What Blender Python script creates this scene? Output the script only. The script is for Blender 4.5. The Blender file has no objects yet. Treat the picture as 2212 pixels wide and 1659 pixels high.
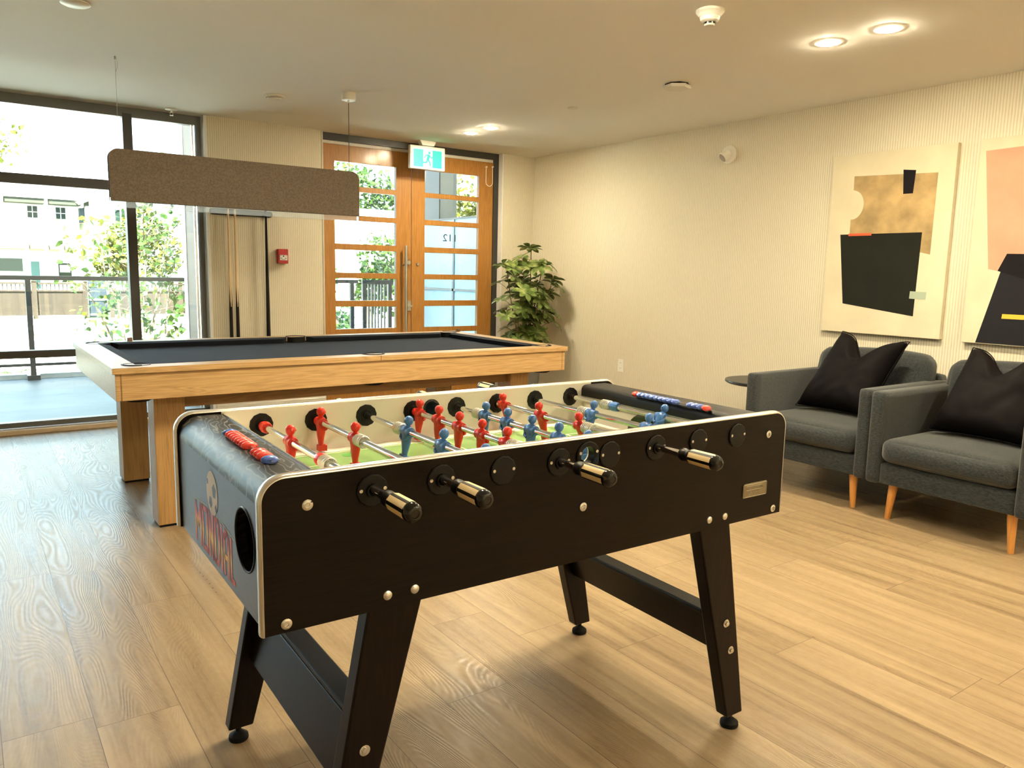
import bpy, bmesh, math, random
from mathutils import Vector, Matrix, noise as mnoise
from math import sin, cos, pi, radians, sqrt
C = bpy.context.scene.collection
SC = bpy.context.scene
# ------------------------------------------------------------------ camera
F_PX, PITCH, ROLL, YAW, CH = 1667.4, radians(-8.1675), radians(1.2181), radians(-35.5423), 1.234
fwd = Vector((-sin(YAW)*cos(PITCH), cos(YAW)*cos(PITCH), sin(PITCH)))
rt = Vector((cos(YAW), sin(YAW), 0)); up = rt.cross(fwd)
r2 = cos(ROLL)*rt + sin(ROLL)*up; u2 = -sin(ROLL)*rt + cos(ROLL)*up
cam = bpy.data.objects.new('camera', bpy.data.cameras.new('camera')); C.objects.link(cam)
cam.data.sensor_width = 36; cam.data.lens = 36*F_PX/2212; cam.data.clip_start = .05; cam.data.clip_end = 400
m = Matrix((r2, u2, -fwd)).transposed().to_4x4(); m.translation = (0, 0, CH); cam.matrix_world = m
SC.camera = cam
# ------------------------------------------------------------------ world, sun, exposure
W = bpy.data.worlds.new('sky'); SC.world = W; W.use_nodes = True
W.node_tree.nodes['Background'].inputs[0].default_value = (.66, .85, 1, 1)
W.node_tree.nodes['Background'].inputs[1].default_value = 4.6
sun = bpy.data.objects.new('sun', bpy.data.lights.new('sun', 'SUN')); C.objects.link(sun)
sun.data.energy = 92; sun.data.color = (1, .95, .84); sun.data.angle = radians(.6)
sun.rotation_euler = (radians(30), 0, radians(-45))          # high sun from behind and left of the building
SC.view_settings.view_transform = 'Standard'; SC.view_settings.look = 'None'
SC.view_settings.exposure = 0.75; SC.view_settings.gamma = 1; SC.view_settings.use_curve_mapping = False
SC.cycles.use_denoising = True; SC.cycles.max_bounces = 12; SC.cycles.diffuse_bounces = 6
SC.cycles.glossy_bounces = 5; SC.cycles.transparent_max_bounces = 24; SC.cycles.sample_clamp_indirect = 6
SC.cycles.caustics_reflective = False; SC.cycles.caustics_refractive = False
WARM = (1, .86, .58); LAMP_R = 800
# ------------------------------------------------------------------ materials
def nodes(name):
    m = bpy.data.materials.new(name); m.use_nodes = True
    nt = m.node_tree; return m, nt, nt.nodes['Principled BSDF']
def N(nt, t, **k):
    n = nt.nodes.new(t)
    for a, b in k.items():
        if a.startswith('i_'): n.inputs[a[2:].replace('_', ' ')].default_value = b
        else: setattr(n, a, b)
    return n
def L(nt, a, b): nt.links.new(a, b)
def coords(nt, scale=(1, 1, 1), rot=(0, 0, 0)):
    tc = N(nt, 'ShaderNodeTexCoord'); mp = N(nt, 'ShaderNodeMapping')
    mp.inputs['Scale'].default_value = scale; mp.inputs['Rotation'].default_value = rot
    L(nt, tc.outputs['Object'], mp.inputs[0]); return mp.outputs[0]
def ramp(nt, fac, stops):
    r = N(nt, 'ShaderNodeValToRGB'); e = r.color_ramp.elements
    e[0].position, e[0].color = stops[0][0], (*stops[0][1], 1)
    e[1].position, e[1].color = stops[1][0], (*stops[1][1], 1)
    for p, c in stops[2:]:
        x = e.new(p); x.color = (*c, 1)
    L(nt, fac, r.inputs[0]); return r.outputs[0]
def mth(nt, op, a, b=None, v=None):
    n = N(nt, 'ShaderNodeMath', operation=op); L(nt, a, n.inputs[0])
    if b is not None: L(nt, b, n.inputs[1])
    if v is not None: n.inputs[1].default_value = v
    return n.outputs[0]
def bump(nt, p, h, dist=.002, strength=.5):
    b = N(nt, 'ShaderNodeBump'); b.inputs['Distance'].default_value = dist; b.inputs['Strength'].default_value = strength
    L(nt, h, b.inputs['Height']); L(nt, b.outputs[0], p.inputs['Normal'])
def mat(name, col, rough=.5, metal=0, var=0, vscale=8, bmp=0, bscale=60, bdist=.001, spec=None, sheen=0, coat=0, vs=(1, 1, 1)):
    m, nt, p = nodes(name)
    p.inputs['Base Color'].default_value = (*col, 1); p.inputs['Roughness'].default_value = rough; p.inputs['Metallic'].default_value = metal
    if spec is not None: p.inputs['Specular IOR Level'].default_value = spec
    if sheen: p.inputs['Sheen Weight'].default_value = sheen
    if coat: p.inputs['Coat Weight'].default_value = coat; p.inputs['Coat Roughness'].default_value = .08
    if var:
        n = N(nt, 'ShaderNodeTexNoise', i_Scale=vscale, i_Detail=5.0); L(nt, coords(nt, vs), n.inputs['Vector'])
        a = tuple(max(0, c*(1-var)) for c in col); b = tuple(min(1, c*(1+var)) for c in col)
        L(nt, ramp(nt, n.outputs[0], [(.3, a), (.7, b)]), p.inputs['Base Color'])
    if bmp:
        n = N(nt, 'ShaderNodeTexNoise', i_Scale=bscale, i_Detail=3.0); L(nt, coords(nt), n.inputs['Vector'])
        bump(nt, p, n.outputs[0], bdist, bmp)
    return m
def wood(name, c1, c2, scale, rough=.45, lines=.5, c3=None, bmp=.15, coat=0, freq=9):
    """grain stretched by `scale` (small number along the grain), darker growth lines"""
    m, nt, p = nodes(name); v = coords(nt, scale)
    n1 = N(nt, 'ShaderNodeTexNoise', i_Scale=1.0, i_Detail=4.0, i_Distortion=.6); L(nt, v, n1.inputs['Vector'])
    f = mth(nt, 'PINGPONG', mth(nt, 'MULTIPLY', n1.outputs[0], v=freq), v=.5)
    n2 = N(nt, 'ShaderNodeTexNoise', i_Scale=7.0, i_Detail=6.0, i_Roughness=.7); L(nt, v, n2.inputs['Vector'])
    mx = N(nt, 'ShaderNodeMix', data_type='FLOAT'); mx.inputs[0].default_value = lines
    L(nt, n2.outputs[0], mx.inputs[2]); L(nt, mth(nt, 'MULTIPLY', f, v=2.0), mx.inputs[3])
    st = [(.25, c1), (.75, c2)]
    if c3: st = [(.2, c1), (.8, c2), (.5, c3)]
    L(nt, ramp(nt, mx.outputs[0], st), p.inputs['Base Color'])
    p.inputs['Roughness'].default_value = rough
    if coat: p.inputs['Coat Weight'].default_value = coat; p.inputs['Coat Roughness'].default_value = .15
    if bmp: bump(nt, p, mx.outputs[0], .001, bmp)
    return m
def glass(name, tint=(1, 1, 1), refl=.07, rough=0.0, diffuse=0, dcol=(.8, .9, 1)):
    m = bpy.data.materials.new(name); m.use_nodes = True; nt = m.node_tree
    for n in list(nt.nodes):
        if n.type != 'OUTPUT_MATERIAL': nt.nodes.remove(n)
    out = nt.nodes['Material Output']
    tr = N(nt, 'ShaderNodeBsdfTransparent'); tr.inputs[0].default_value = (*tint, 1)
    gl = N(nt, 'ShaderNodeBsdfGlossy'); gl.inputs['Roughness'].default_value = rough
    base = tr.outputs[0]
    if diffuse:
        df = N(nt, 'ShaderNodeBsdfTranslucent'); df.inputs[0].default_value = (*dcol, 1)
        d2 = N(nt, 'ShaderNodeBsdfDiffuse'); d2.inputs[0].default_value = (*dcol, 1)
        ad = N(nt, 'ShaderNodeMixShader'); ad.inputs[0].default_value = .35; L(nt, df.outputs[0], ad.inputs[1]); L(nt, d2.outputs[0], ad.inputs[2])
        a = N(nt, 'ShaderNodeMixShader'); a.inputs[0].default_value = diffuse
        L(nt, base, a.inputs[1]); L(nt, ad.outputs[0], a.inputs[2]); base = a.outputs[0]
    fr = N(nt, 'ShaderNodeFresnel'); fr.inputs[0].default_value = 1.45
    mm = mth(nt, 'MULTIPLY', fr.outputs[0], v=refl/.04*.9)
    ms = N(nt, 'ShaderNodeMixShader'); L(nt, mm, ms.inputs[0]); L(nt, base, ms.inputs[1]); L(nt, gl.outputs[0], ms.inputs[2])
    L(nt, ms.outputs[0], out.inputs[0]); return m
def emit(name, col, s):
    m, nt, p = nodes(name); p.inputs['Base Color'].default_value = (*col, 1)
    p.inputs['Emission Color'].default_value = (*col, 1); p.inputs['Emission Strength'].default_value = s; return m
def wallpaper(name, axis):
    m, nt, p = nodes(name)
    tc = N(nt, 'ShaderNodeTexCoord'); sp = N(nt, 'ShaderNodeSeparateXYZ'); L(nt, tc.outputs['Object'], sp.inputs[0])
    s = mth(nt, 'PINGPONG', mth(nt, 'MULTIPLY', sp.outputs[axis], v=1/.0165), v=.5)
    n = N(nt, 'ShaderNodeTexNoise', i_Scale=180.0, i_Detail=2.0); L(nt, coords(nt, (1, 1, .12)), n.inputs['Vector'])
    a = mth(nt, 'ADD', mth(nt, 'MULTIPLY', s, v=1.5), mth(nt, 'MULTIPLY', n.outputs[0], v=.5))
    L(nt, ramp(nt, a, [(.3, (.57, .51, .385)), (.75, (.74, .69, .56))]), p.inputs['Base Color'])
    p.inputs['Roughness'].default_value = .7; p.inputs['Specular IOR Level'].default_value = .25
    bump(nt, p, a, .0012, .35); return m
def floor_mat():
    m, nt, p = nodes('oak_vinyl_planks')
    tc = N(nt, 'ShaderNodeTexCoord'); sp = N(nt, 'ShaderNodeSeparateXYZ'); L(nt, tc.outputs['Object'], sp.inputs[0])
    cb = N(nt, 'ShaderNodeCombineXYZ'); row = mth(nt, 'ADD', sp.outputs[0], v=-.012+.2115*40)
    wn = N(nt, 'ShaderNodeTexWhiteNoise', noise_dimensions='1D'); L(nt, mth(nt, 'FLOOR', mth(nt, 'MULTIPLY', row, v=1/.2115)), wn.inputs['W'])
    L(nt, mth(nt, 'ADD', sp.outputs[1], mth(nt, 'MULTIPLY', wn.outputs[0], v=1.22)), cb.inputs[0]); L(nt, row, cb.inputs[1])
    br = N(nt, 'ShaderNodeTexBrick', offset=0, squash=1)
    for k, v in (('Scale', 1), ('Mortar Size', .0012), ('Mortar Smooth', .1), ('Bias', 0), ('Brick Width', 1.22), ('Row Height', .2115)): br.inputs[k].default_value = v
    br.inputs['Color1'].default_value = (0, 0, 0, 1); br.inputs['Color2'].default_value = (1, 1, 1, 1); br.inputs['Mortar'].default_value = (.5, .5, .5, 1)
    L(nt, cb.outputs[0], br.inputs['Vector'])
    # shift the grain plank by plank
    off = N(nt, 'ShaderNodeCombineXYZ'); L(nt, mth(nt, 'MULTIPLY', br.outputs['Color'], v=37.0), off.inputs[0]); L(nt, mth(nt, 'MULTIPLY', br.outputs['Color'], v=11.0), off.inputs[2])
    va = N(nt, 'ShaderNodeVectorMath', operation='ADD'); L(nt, tc.outputs['Object'], va.inputs[0]); L(nt, off.outputs[0], va.inputs[1])
    mp = N(nt, 'ShaderNodeMapping'); mp.inputs['Scale'].default_value = (6.5, 1.0, 1); L(nt, va.outputs[0], mp.inputs[0])
    n1 = N(nt, 'ShaderNodeTexNoise', i_Scale=.8, i_Detail=1.2, i_Distortion=.15); L(nt, mp.outputs[0], n1.inputs['Vector'])
    rings = mth(nt, 'MULTIPLY', mth(nt, 'ADD', mth(nt, 'SINE', mth(nt, 'MULTIPLY', n1.outputs[0], v=400.0)), v=1.0), v=.5)
    mp2 = N(nt, 'ShaderNodeMapping'); mp2.inputs['Scale'].default_value = (26, 1.1, 1); L(nt, va.outputs[0], mp2.inputs[0])
    n2 = N(nt, 'ShaderNodeTexNoise', i_Scale=1.0, i_Detail=6.0, i_Roughness=.6); L(nt, mp2.outputs[0], n2.inputs['Vector'])
    n3 = N(nt, 'ShaderNodeTexNoise', i_Scale=28.0, i_Detail=4.0, i_Roughness=.7); L(nt, coords(nt, (2, 1, 1)), n3.inputs['Vector'])
    a = N(nt, 'ShaderNodeMix', data_type='FLOAT'); a.inputs[0].default_value = .03; L(nt, n2.outputs[0], a.inputs[2]); L(nt, rings, a.inputs[3])
    b = N(nt, 'ShaderNodeMix', data_type='FLOAT'); b.inputs[0].default_value = .22; L(nt, a.outputs[0], b.inputs[2]); L(nt, n3.outputs[0], b.inputs[3])
    c = N(nt, 'ShaderNodeMix', data_type='FLOAT'); c.inputs[0].default_value = .10; L(nt, b.outputs[0], c.inputs[2]); L(nt, br.outputs['Color'], c.inputs[3])
    col = ramp(nt, c.outputs[0], [(.33, (.150, .098, .053)), (.64, (.335, .245, .147)), (.475, (.250, .176, .100))])
    mx = N(nt, 'ShaderNodeMix', data_type='RGBA'); L(nt, br.outputs['Fac'], mx.inputs[0]); L(nt, col, mx.inputs[6]); mx.inputs[7].default_value = (.12, .075, .04, 1)
    L(nt, mx.outputs[2], p.inputs['Base Color'])
    hh = N(nt, 'ShaderNodeMix', data_type='FLOAT'); hh.inputs[0].default_value = .38; L(nt, n2.outputs[0], hh.inputs[2]); L(nt, rings, hh.inputs[3])
    L(nt, ramp(nt, hh.outputs[0], [(.2, (.27,)*3), (.8, (.46,)*3)]), p.inputs['Roughness'])
    bump(nt, p, mth(nt, 'SUBTRACT', hh.outputs[0], br.outputs['Fac']), .0010, .55)
    p.inputs['Specular IOR Level'].default_value = .42
    return m
def bricks(name, c1, c2, mo, w, h, size=.004, axes='xz', rough=.6, off=.5):
    m, nt, p = nodes(name)
    tc = N(nt, 'ShaderNodeTexCoord'); sp = N(nt, 'ShaderNodeSeparateXYZ'); L(nt, tc.outputs['Object'], sp.inputs[0])
    cb = N(nt, 'ShaderNodeCombineXYZ'); L(nt, sp.outputs['xyz'.index(axes[0])], cb.inputs[0]); L(nt, sp.outputs['xyz'.index(axes[1])], cb.inputs[1])
    br = N(nt, 'ShaderNodeTexBrick', offset=off)
    for k, v in (('Scale', 1), ('Mortar Size', size), ('Brick Width', w), ('Row Height', h)): br.inputs[k].default_value = v
    br.inputs['Color1'].default_value = (*c1, 1); br.inputs['Color2'].default_value = (*c2, 1); br.inputs['Mortar'].default_value = (*mo, 1)
    L(nt, cb.outputs[0], br.inputs['Vector']); n = N(nt, 'ShaderNodeTexNoise', i_Scale=3.0, i_Detail=6.0); L(nt, tc.outputs['Object'], n.inputs['Vector'])
    mx = N(nt, 'ShaderNodeMix', data_type='RGBA', blend_type='OVERLAY'); mx.inputs[0].default_value = .5
    L(nt, br.outputs[0], mx.inputs[6]); L(nt, n.outputs[0], mx.inputs[7]); L(nt, mx.outputs[2], p.inputs['Base Color'])
    p.inputs['Roughness'].default_value = rough; return m
def fabric(name, c1, c2):
    m, nt, p = nodes(name)
    n = N(nt, 'ShaderNodeTexNoise', i_Scale=1.0, i_Detail=5.0, i_Roughness=.75); L(nt, coords(nt, (90, 90, 420)), n.inputs['Vector'])
    n2 = N(nt, 'ShaderNodeTexNoise', i_Scale=1.0, i_Detail=3.0); L(nt, coords(nt, (420, 60, 200)), n2.inputs['Vector'])
    a = mth(nt, 'ADD', mth(nt, 'MULTIPLY', n.outputs[0], v=.5), mth(nt, 'MULTIPLY', n2.outputs[0], v=.5))
    L(nt, ramp(nt, a, [(.38, c1), (.62, c2)]), p.inputs['Base Color'])
    p.inputs['Roughness'].default_value = .9; p.inputs['Specular IOR Level'].default_value = .2; p.inputs['Sheen Weight'].default_value = .25
    bump(nt, p, a, .001, .5); return m
M = dict(
 floor=floor_mat(), wx=wallpaper('ribbed_wallpaper_x', 0), wy=wallpaper('ribbed_wallpaper_y', 1),
 ceil=mat('ceiling_paint', (.90, .89, .86), .85, bmp=.05, bscale=200), white=mat('white_paint', (.78, .77, .74), .45),
 trim=mat('trim_paint', (.72, .69, .62), .5), alu=mat('window_frame_bronze', (.045, .043, .04), .4, .3), alug=mat('frame_grey', (.13, .135, .135), .4, .3),
 door=wood('door_oak', (.27, .115, .018), (.42, .195, .040), (14, 14, .9), .4, .25, coat=.2), glass=glass('window_glass', (.93, .98, .97)),
 sill=wood('pine_sill', (.55, .42, .28), (.68, .55, .40), (1.5, 20, 20), .5, .3),
 steel=mat('brushed_steel', (.62, .62, .60), .28, 1), chrome=mat('chrome', (.82, .82, .82), .08, 1), silver=mat('silver_trim', (.78, .75, .70), .22, .85),
 oak=wood('light_oak', (.30, .175, .066), (.51, .335, .155), (1.2, 26, 26), .42, .35, (.42, .262, .112)),
 oakz=wood('light_oak_upright', (.25, .145, .058), (.41, .26, .115), (22, 22, 1.0), .42, .35, (.40, .23, .085)),
 oakd=wood('oak_beam', (.20, .10, .035), (.31, .17, .065), (1.2, 26, 26), .5, .35),
 cloth=mat('navy_cloth', (.011, .016, .029), .9, var=.2, vscale=400, spec=.25, bmp=.2, bscale=900), cushion=mat('cushion_cloth', (.008, .010, .016), .9, spec=.25),
 black=mat('black_plastic', (.005, .004, .0035), .45, spec=.25), rubber=mat('black_rubber', (.005, .005, .005), .7, spec=.2), blackwood=wood('dark_brown_laminate', (.0035, .0020, .0012), (.009, .005, .0025), (2, 30, 30), .32, .4, bmp=.06),
 blacklegs=wood('dark_brown_leg', (.004, .002, .0012), (.010, .005, .0028), (20, 20, 2), .34, .3, bmp=.04),
 greyash=mat('black_ash_panel', (.030, .030, .030), .30, var=.3, vscale=40, vs=(1, 1, 4)), 
 inner=mat('white_laminate', (.80, .76, .66), .35), red=mat('red_plastic', (.62, .022, .010), .3), blue=mat('blue_plastic', (.055, .155, .42), .33),
 beadr=mat('bead_red', (.66, .045, .03), .25), beadb=mat('bead_blue', (.06, .12, .42), .25), cream=mat('cream_strip', (.78, .60, .33), .4), gloss=mat('gloss_black', (.003, .0025, .002), .07),
 spring=mat('spring_steel', (.86, .85, .80), .25, .65), gfelt=mat('painted_deck', (.19, .34, .11), .25), line=mat('pitch_line', (.72, .74, .52), .35), dgreen=mat('pitch_dark', (.06, .30, .035), .35),
 felt=mat('brown_felt', (.18, .142, .108), .95, var=.25, vscale=110, bmp=.4, bscale=300), acry=glass('clear_acrylic', (.97, .97, .96), .03, .0, .22, (.97, .96, .94)),
 wire=mat('cable_black', (.03, .025, .022), .5), wirel=mat('steel_wire', (.45, .44, .42), .4, .6), pwhite=mat('white_plastic', (.82, .80, .74), .4),
 armf=fabric('charcoal_tweed', (.010, .013, .0145), (.042, .048, .051)), velvet=mat('black_velvet', (.0028, .0020, .0028), .7, spec=.12), leg=wood('orange_beech', (.50, .20, .04), (.68, .31, .08), (20, 20, 2), .35, .2, coat=.3),
 tabletop=mat('table_black', (.02, .02, .02), .35), canvas=mat('canvas_cream', (.66, .595, .44), .85, var=.07, vscale=5, bmp=.1, bscale=400),
 tan=mat('paint_tan', (.40, .28, .13), .8, var=.28, vscale=9), charcoal=mat('paint_charcoal', (.013, .014, .011), .8, var=.1, spec=.15), char2=mat('paint_slate', (.016, .016, .020), .8, spec=.15), orange=mat('paint_orange', (.75, .10, .03), .6), sage=mat('paint_sage', (.36, .43, .34), .7),
 pink=mat('paint_pink', (.62, .31, .21), .8, var=.08, vscale=6), yellow=mat('paint_yellow', (.80, .47, .04), .6), navy=mat('paint_black', (.009, .007, .010), .8, spec=.15),
 redbox=mat('alarm_red', (.42, .006, .012), .35), gexit=emit('exit_green', (.010, .44, .25), .85), wexit=emit('exit_white', (.60, .9, .80), .46), led=emit('led_red', (1, .12, .05), 2),
 lens=emit('downlight_lens', WARM, LAMP_R), pot=mat('grey_pot', (.16, .16, .15), .6), soil=mat('soil', (.03, .02, .012), .95, bmp=.6),
 twig=mat('twig', (.16, .11, .07), .7), stem=mat('plant_stem', (.10, .07, .03), .6), maple=wood('maple', (.66, .47, .27), (.78, .60, .38), (30, 30, 2), .3, .2), brown=mat('brown_wood', (.15, .09, .05), .6))
def leafmat(name, cols, trans=.35):
    m, nt, p = nodes(name); out = nt.nodes['Material Output']
    n = N(nt, 'ShaderNodeTexNoise', i_Scale=5.0, i_Detail=3.0); L(nt, coords(nt, (3, 3, 3)), n.inputs['Vector'])
    st = [(.32, cols[0]), (.68, cols[-1])] + ([(.5, cols[1])] if len(cols) > 2 else [])
    c = ramp(nt, n.outputs[0], st); L(nt, c, p.inputs['Base Color']); p.inputs['Roughness'].default_value = .4
    t = N(nt, 'ShaderNodeBsdfTranslucent'); L(nt, c, t.inputs[0]); ms = N(nt, 'ShaderNodeMixShader'); ms.inputs[0].default_value = trans
    L(nt, p.outputs[0], ms.inputs[1]); L(nt, t.outputs[0], ms.inputs[2]); L(nt, ms.outputs[0], out.inputs[0]); return m
for _k in ('blackwood', 'blacklegs'): M[_k].node_tree.nodes['Principled BSDF'].inputs['Specular IOR Level'].default_value = .17
M['leaf'] = leafmat('umbrella_leaf', [(.045, .09, .015), (.13, .185, .045), (.34, .38, .15)], .2)
M['leaf'].node_tree.nodes['Principled BSDF'].inputs['Roughness'].default_value = .3
M['shrub'] = leafmat('shrub_leaf', [(.010, .030, .0035), (.022, .052, .007), (.050, .078, .012)], .5)
M['yleaf'] = leafmat('yellow_leaf', [(.024, .046, .005), (.062, .075, .008), (.09, .07, .007)], .5)
M['dleaf'] = leafmat('dark_leaf', [(.012, .032, .006), (.03, .06, .013), (.065, .095, .024)], .4)
# ------------------------------------------------------------------ mesh helpers
class MB:
    def __init__(s): s.b = bmesh.new(); s.mi = 0
    def v(s, *p): return s.b.verts.new(p if len(p) == 3 else p[0])
    def f(s, vs):
        try: x = s.b.faces.new(vs); x.material_index = s.mi; return x
        except ValueError: return None
    def box(s, x0, x1, y0, y1, z0, z1):
        v = [s.v(x, y, z) for z in (z0, z1) for y in (y0, y1) for x in (x0, x1)]
        for q in ((0, 2, 3, 1), (4, 5, 7, 6), (0, 1, 5, 4), (2, 6, 7, 3), (0, 4, 6, 2), (1, 3, 7, 5)): s.f([v[i] for i in q])
        return s
    def hexa(s, pts):  # 8 points: bottom 4 loop, top 4 loop
        v = [s.v(*p) for p in pts]
        for q in ((3, 2, 1, 0), (4, 5, 6, 7), (0, 1, 5, 4), (1, 2, 6, 5), (2, 3, 7, 6), (3, 0, 4, 7)): s.f([v[i] for i in q])
        return s
    def ring(s, c, a, b, ra, rb, n, ph=0): return [s.v(c+a*ra*cos(2*pi*i/n+ph)+b*rb*sin(2*pi*i/n+ph)) for i in range(n)]
    def skin(s, rings, caps=True, closed=False):
        n = len(rings[0]); R = list(rings) + ([rings[0]] if closed else [])
        for A, B in zip(R, R[1:]):
            for i in range(n): s.f([A[i], A[(i+1) % n], B[(i+1) % n], B[i]])
        if caps and not closed: s.f(rings[0][::-1]); s.f(rings[-1])
        return s
    def cyl(s, p0, p1, r0, r1=None, n=16, ph=0, caps=True):
        p0, p1 = Vector(p0), Vector(p1); d = (p1-p0).normalized(); a = d.orthogonal().normalized()
        if abs(d.z) > .99: a = Vector((1, 0, 0))
        b = d.cross(a); r1 = r0 if r1 is None else r1
        return s.skin([s.ring(p0, a, b, r0, r0, n, ph), s.ring(p1, a, b, r1, r1, n, ph)], caps)
    def lathe(s, prof, o=(0, 0, 0), axis='z', n=24, ph=0, ring=False):  # prof: (radius, height)
        o = Vector(o); ax = {'z': (Vector((1, 0, 0)), Vector((0, 1, 0)), Vector((0, 0, 1))), 'y': (Vector((0, 0, 1)), Vector((1, 0, 0)), Vector((0, 1, 0))), '-y': (Vector((1, 0, 0)), Vector((0, 0, 1)), Vector((0, -1, 0))), 'x': (Vector((0, 1, 0)), Vector((0, 0, 1)), Vector((1, 0, 0))), '-x': (Vector((0, 0, 1)), Vector((0, 1, 0)), Vector((-1, 0, 0))), '-z': (Vector((0, 1, 0)), Vector((1, 0, 0)), Vector((0, 0, -1)))}[axis]
        return s.skin([s.ring(o+ax[2]*h, ax[0], ax[1], max(r, 1e-5), max(r, 1e-5), n, ph) for r, h in prof], not ring, ring)
    def tube(s, pts, r, n=8, closed=False, flat=1):
        P = [Vector(p) for p in pts]; rings = []; prev = None
        for i, p in enumerate(P):
            a0 = P[i-1] if (i or closed) else p; a1 = P[(i+1) % len(P)] if (i < len(P)-1 or closed) else p
            d = (a1-a0).normalized()
            a = d.orthogonal().normalized() if prev is None else (prev-d*prev.dot(d)).normalized()
            prev = a; b = d.cross(a); rr = r[i] if isinstance(r, (list, tuple)) else r
            rings.append(s.ring(p, a, b, rr, rr*flat, n))
        return s.skin(rings, True, closed)
    def prism(s, loops, axis, t0, t1):
        """outline (first loop) with holes, extruded along axis between t0 and t1"""
        def P(u, v, t): return {'x': (t, u, v), 'y': (u, t, v), 'z': (u, v, t)}[axis]
        if len(loops) == 1:
            A = [s.v(*P(u, v, t0)) for u, v in loops[0]]; B = [s.v(*P(u, v, t1)) for u, v in loops[0]]
            return s.skin([A, B])
        es = []; rs = []
        for t in (t0, t1):
            ee = []; rr = []
            for lp in loops:
                A = [s.v(*P(u, v, t)) for u, v in lp]; rr.append(A)
                ee += [s.b.edges.new((A[i], A[(i+1) % len(A)])) for i in range(len(A))]
            g = bmesh.ops.triangle_fill(s.b, use_beauty=True, edges=ee)
            for x in g['geom']:
                if isinstance(x, bmesh.types.BMFace): x.material_index = s.mi
            rs.append(rr)
        for A, B in zip(*rs):
            for i in range(len(A)): s.f([A[i], A[(i+1) % len(A)], B[(i+1) % len(A)], B[i]])
        return s
    def soft(s, c, size, r, n=6, crown=0, fn=None):
        """rounded box; crown swells the faces"""
        hx, hy, hz = [q/2 for q in size]; c = Vector(c); vs = {}
        k = 2*n
        def pt(a):
            p = [-cos(pi*q/k) for q in a]; h = (hx, hy, hz)
            q = Vector([p[i]*h[i] for i in range(3)])
            core = Vector([max(-(h[i]-r), min(h[i]-r, q[i])) for i in range(3)])
            d = q-core
            if d.length > 1e-9: q = core+d.normalized()*r
            if crown and sum(abs(x) >= .9999 for x in p) == 1:
                w = 1
                for i in range(3):
                    if abs(p[i]) < .9999: w *= (1-p[i]**2)
                for i in range(3):
                    if abs(p[i]) >= .9999: q[i] += crown*w*(1 if p[i] > 0 else -1)
            return fn(q, p)+c if fn else q+c
        def g(a):
            if a not in vs: vs[a] = s.b.verts.new(pt(a))
            return vs[a]
        for ax in range(3):
            o = [i for i in range(3) if i != ax]
            for side in (0, k):
                for i in range(k):
                    for j in range(k):
                        q = []
                        for di, dj in ((0, 0), (1, 0), (1, 1), (0, 1)):
                            a = [0, 0, 0]; a[ax] = side; a[o[0]] = i+di; a[o[1]] = j+dj; q.append(g(tuple(a)))
                        s.f(q if (side > 0) != (ax == 1) else q[::-1])
        return s
    def sphere(s, c, r, n=10, sc=(1, 1, 1)):
        g = bmesh.ops.create_uvsphere(s.b, u_segments=n*2, v_segments=n, radius=r)
        for v in g['verts']: v.co = Vector((v.co.x*sc[0], v.co.y*sc[1], v.co.z*sc[2]))+Vector(c)
        for f in {f for v in g['verts'] for f in v.link_faces}: f.material_index = s.mi
        return s
    def build(s, name, mats, parent=None, loc=None, rot=None, smooth=35, bevel=0, seg=2):
        bmesh.ops.recalc_face_normals(s.b, faces=s.b.faces)
        me = bpy.data.meshes.new(name)
        if smooth:
            for e in s.b.edges:
                e.smooth = not (len(e.link_faces) == 2 and e.calc_face_angle(0) > radians(smooth))
            for f in s.b.faces: f.smooth = True
        s.b.to_mesh(me); s.b.free()
        o = bpy.data.objects.new(name, me); C.objects.link(o)
        for x in (mats if isinstance(mats, (list, tuple)) else [mats]): me.materials.append(M[x] if isinstance(x, str) else x)
        if parent: o.parent = parent
        if loc: o.location = loc
        if rot: o.rotation_euler = rot
        if bevel:
            b = o.modifiers.new('bevel', 'BEVEL'); b.width = bevel; b.segments = seg; b.limit_method = 'ANGLE'; b.angle_limit = radians(50)
        return o
def tag(o, label, cat, group=None, kind=None):
    o['label'] = label; o['category'] = cat
    if group: o['group'] = group
    if kind: o['kind'] = kind
    return o
def thing(name, label, cat, loc=(0, 0, 0), rz=0, group=None):
    o = bpy.data.objects.new(name, None); C.objects.link(o); o.location = loc; o.rotation_euler = (0, 0, rz); o.empty_display_size = .1
    return tag(o, label, cat, group)
def struct(o): o['kind'] = 'structure'; return o
def sempty(name, loc=(0, 0, 0)):
    o = bpy.data.objects.new(name, None); C.objects.link(o); o.location = loc; o['kind'] = 'structure'; return o
def copy(o, parent=None, loc=None, rot=None):
    c = o.copy(); C.objects.link(c)
    if parent: c.parent = parent
    if loc: c.location = loc
    if rot: c.rotation_euler = rot
    for ch in list(o.children): copy(ch, c)
    return c
def arc(cx, cy, r, a0, a1, n): return [(cx+r*cos(radians(a0+(a1-a0)*i/n)), cy+r*sin(radians(a0+(a1-a0)*i/n))) for i in range(n+1)]
def circ(cx, cy, r, n=32, ry=None): return [(cx+r*cos(2*pi*i/n), cy+(ry or r)*sin(2*pi*i/n)) for i in range(n)]
def box(name, b, mat_, parent=None, bevel=0): return MB().box(*b).build(name, mat_, parent, bevel=bevel, smooth=0)
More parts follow.
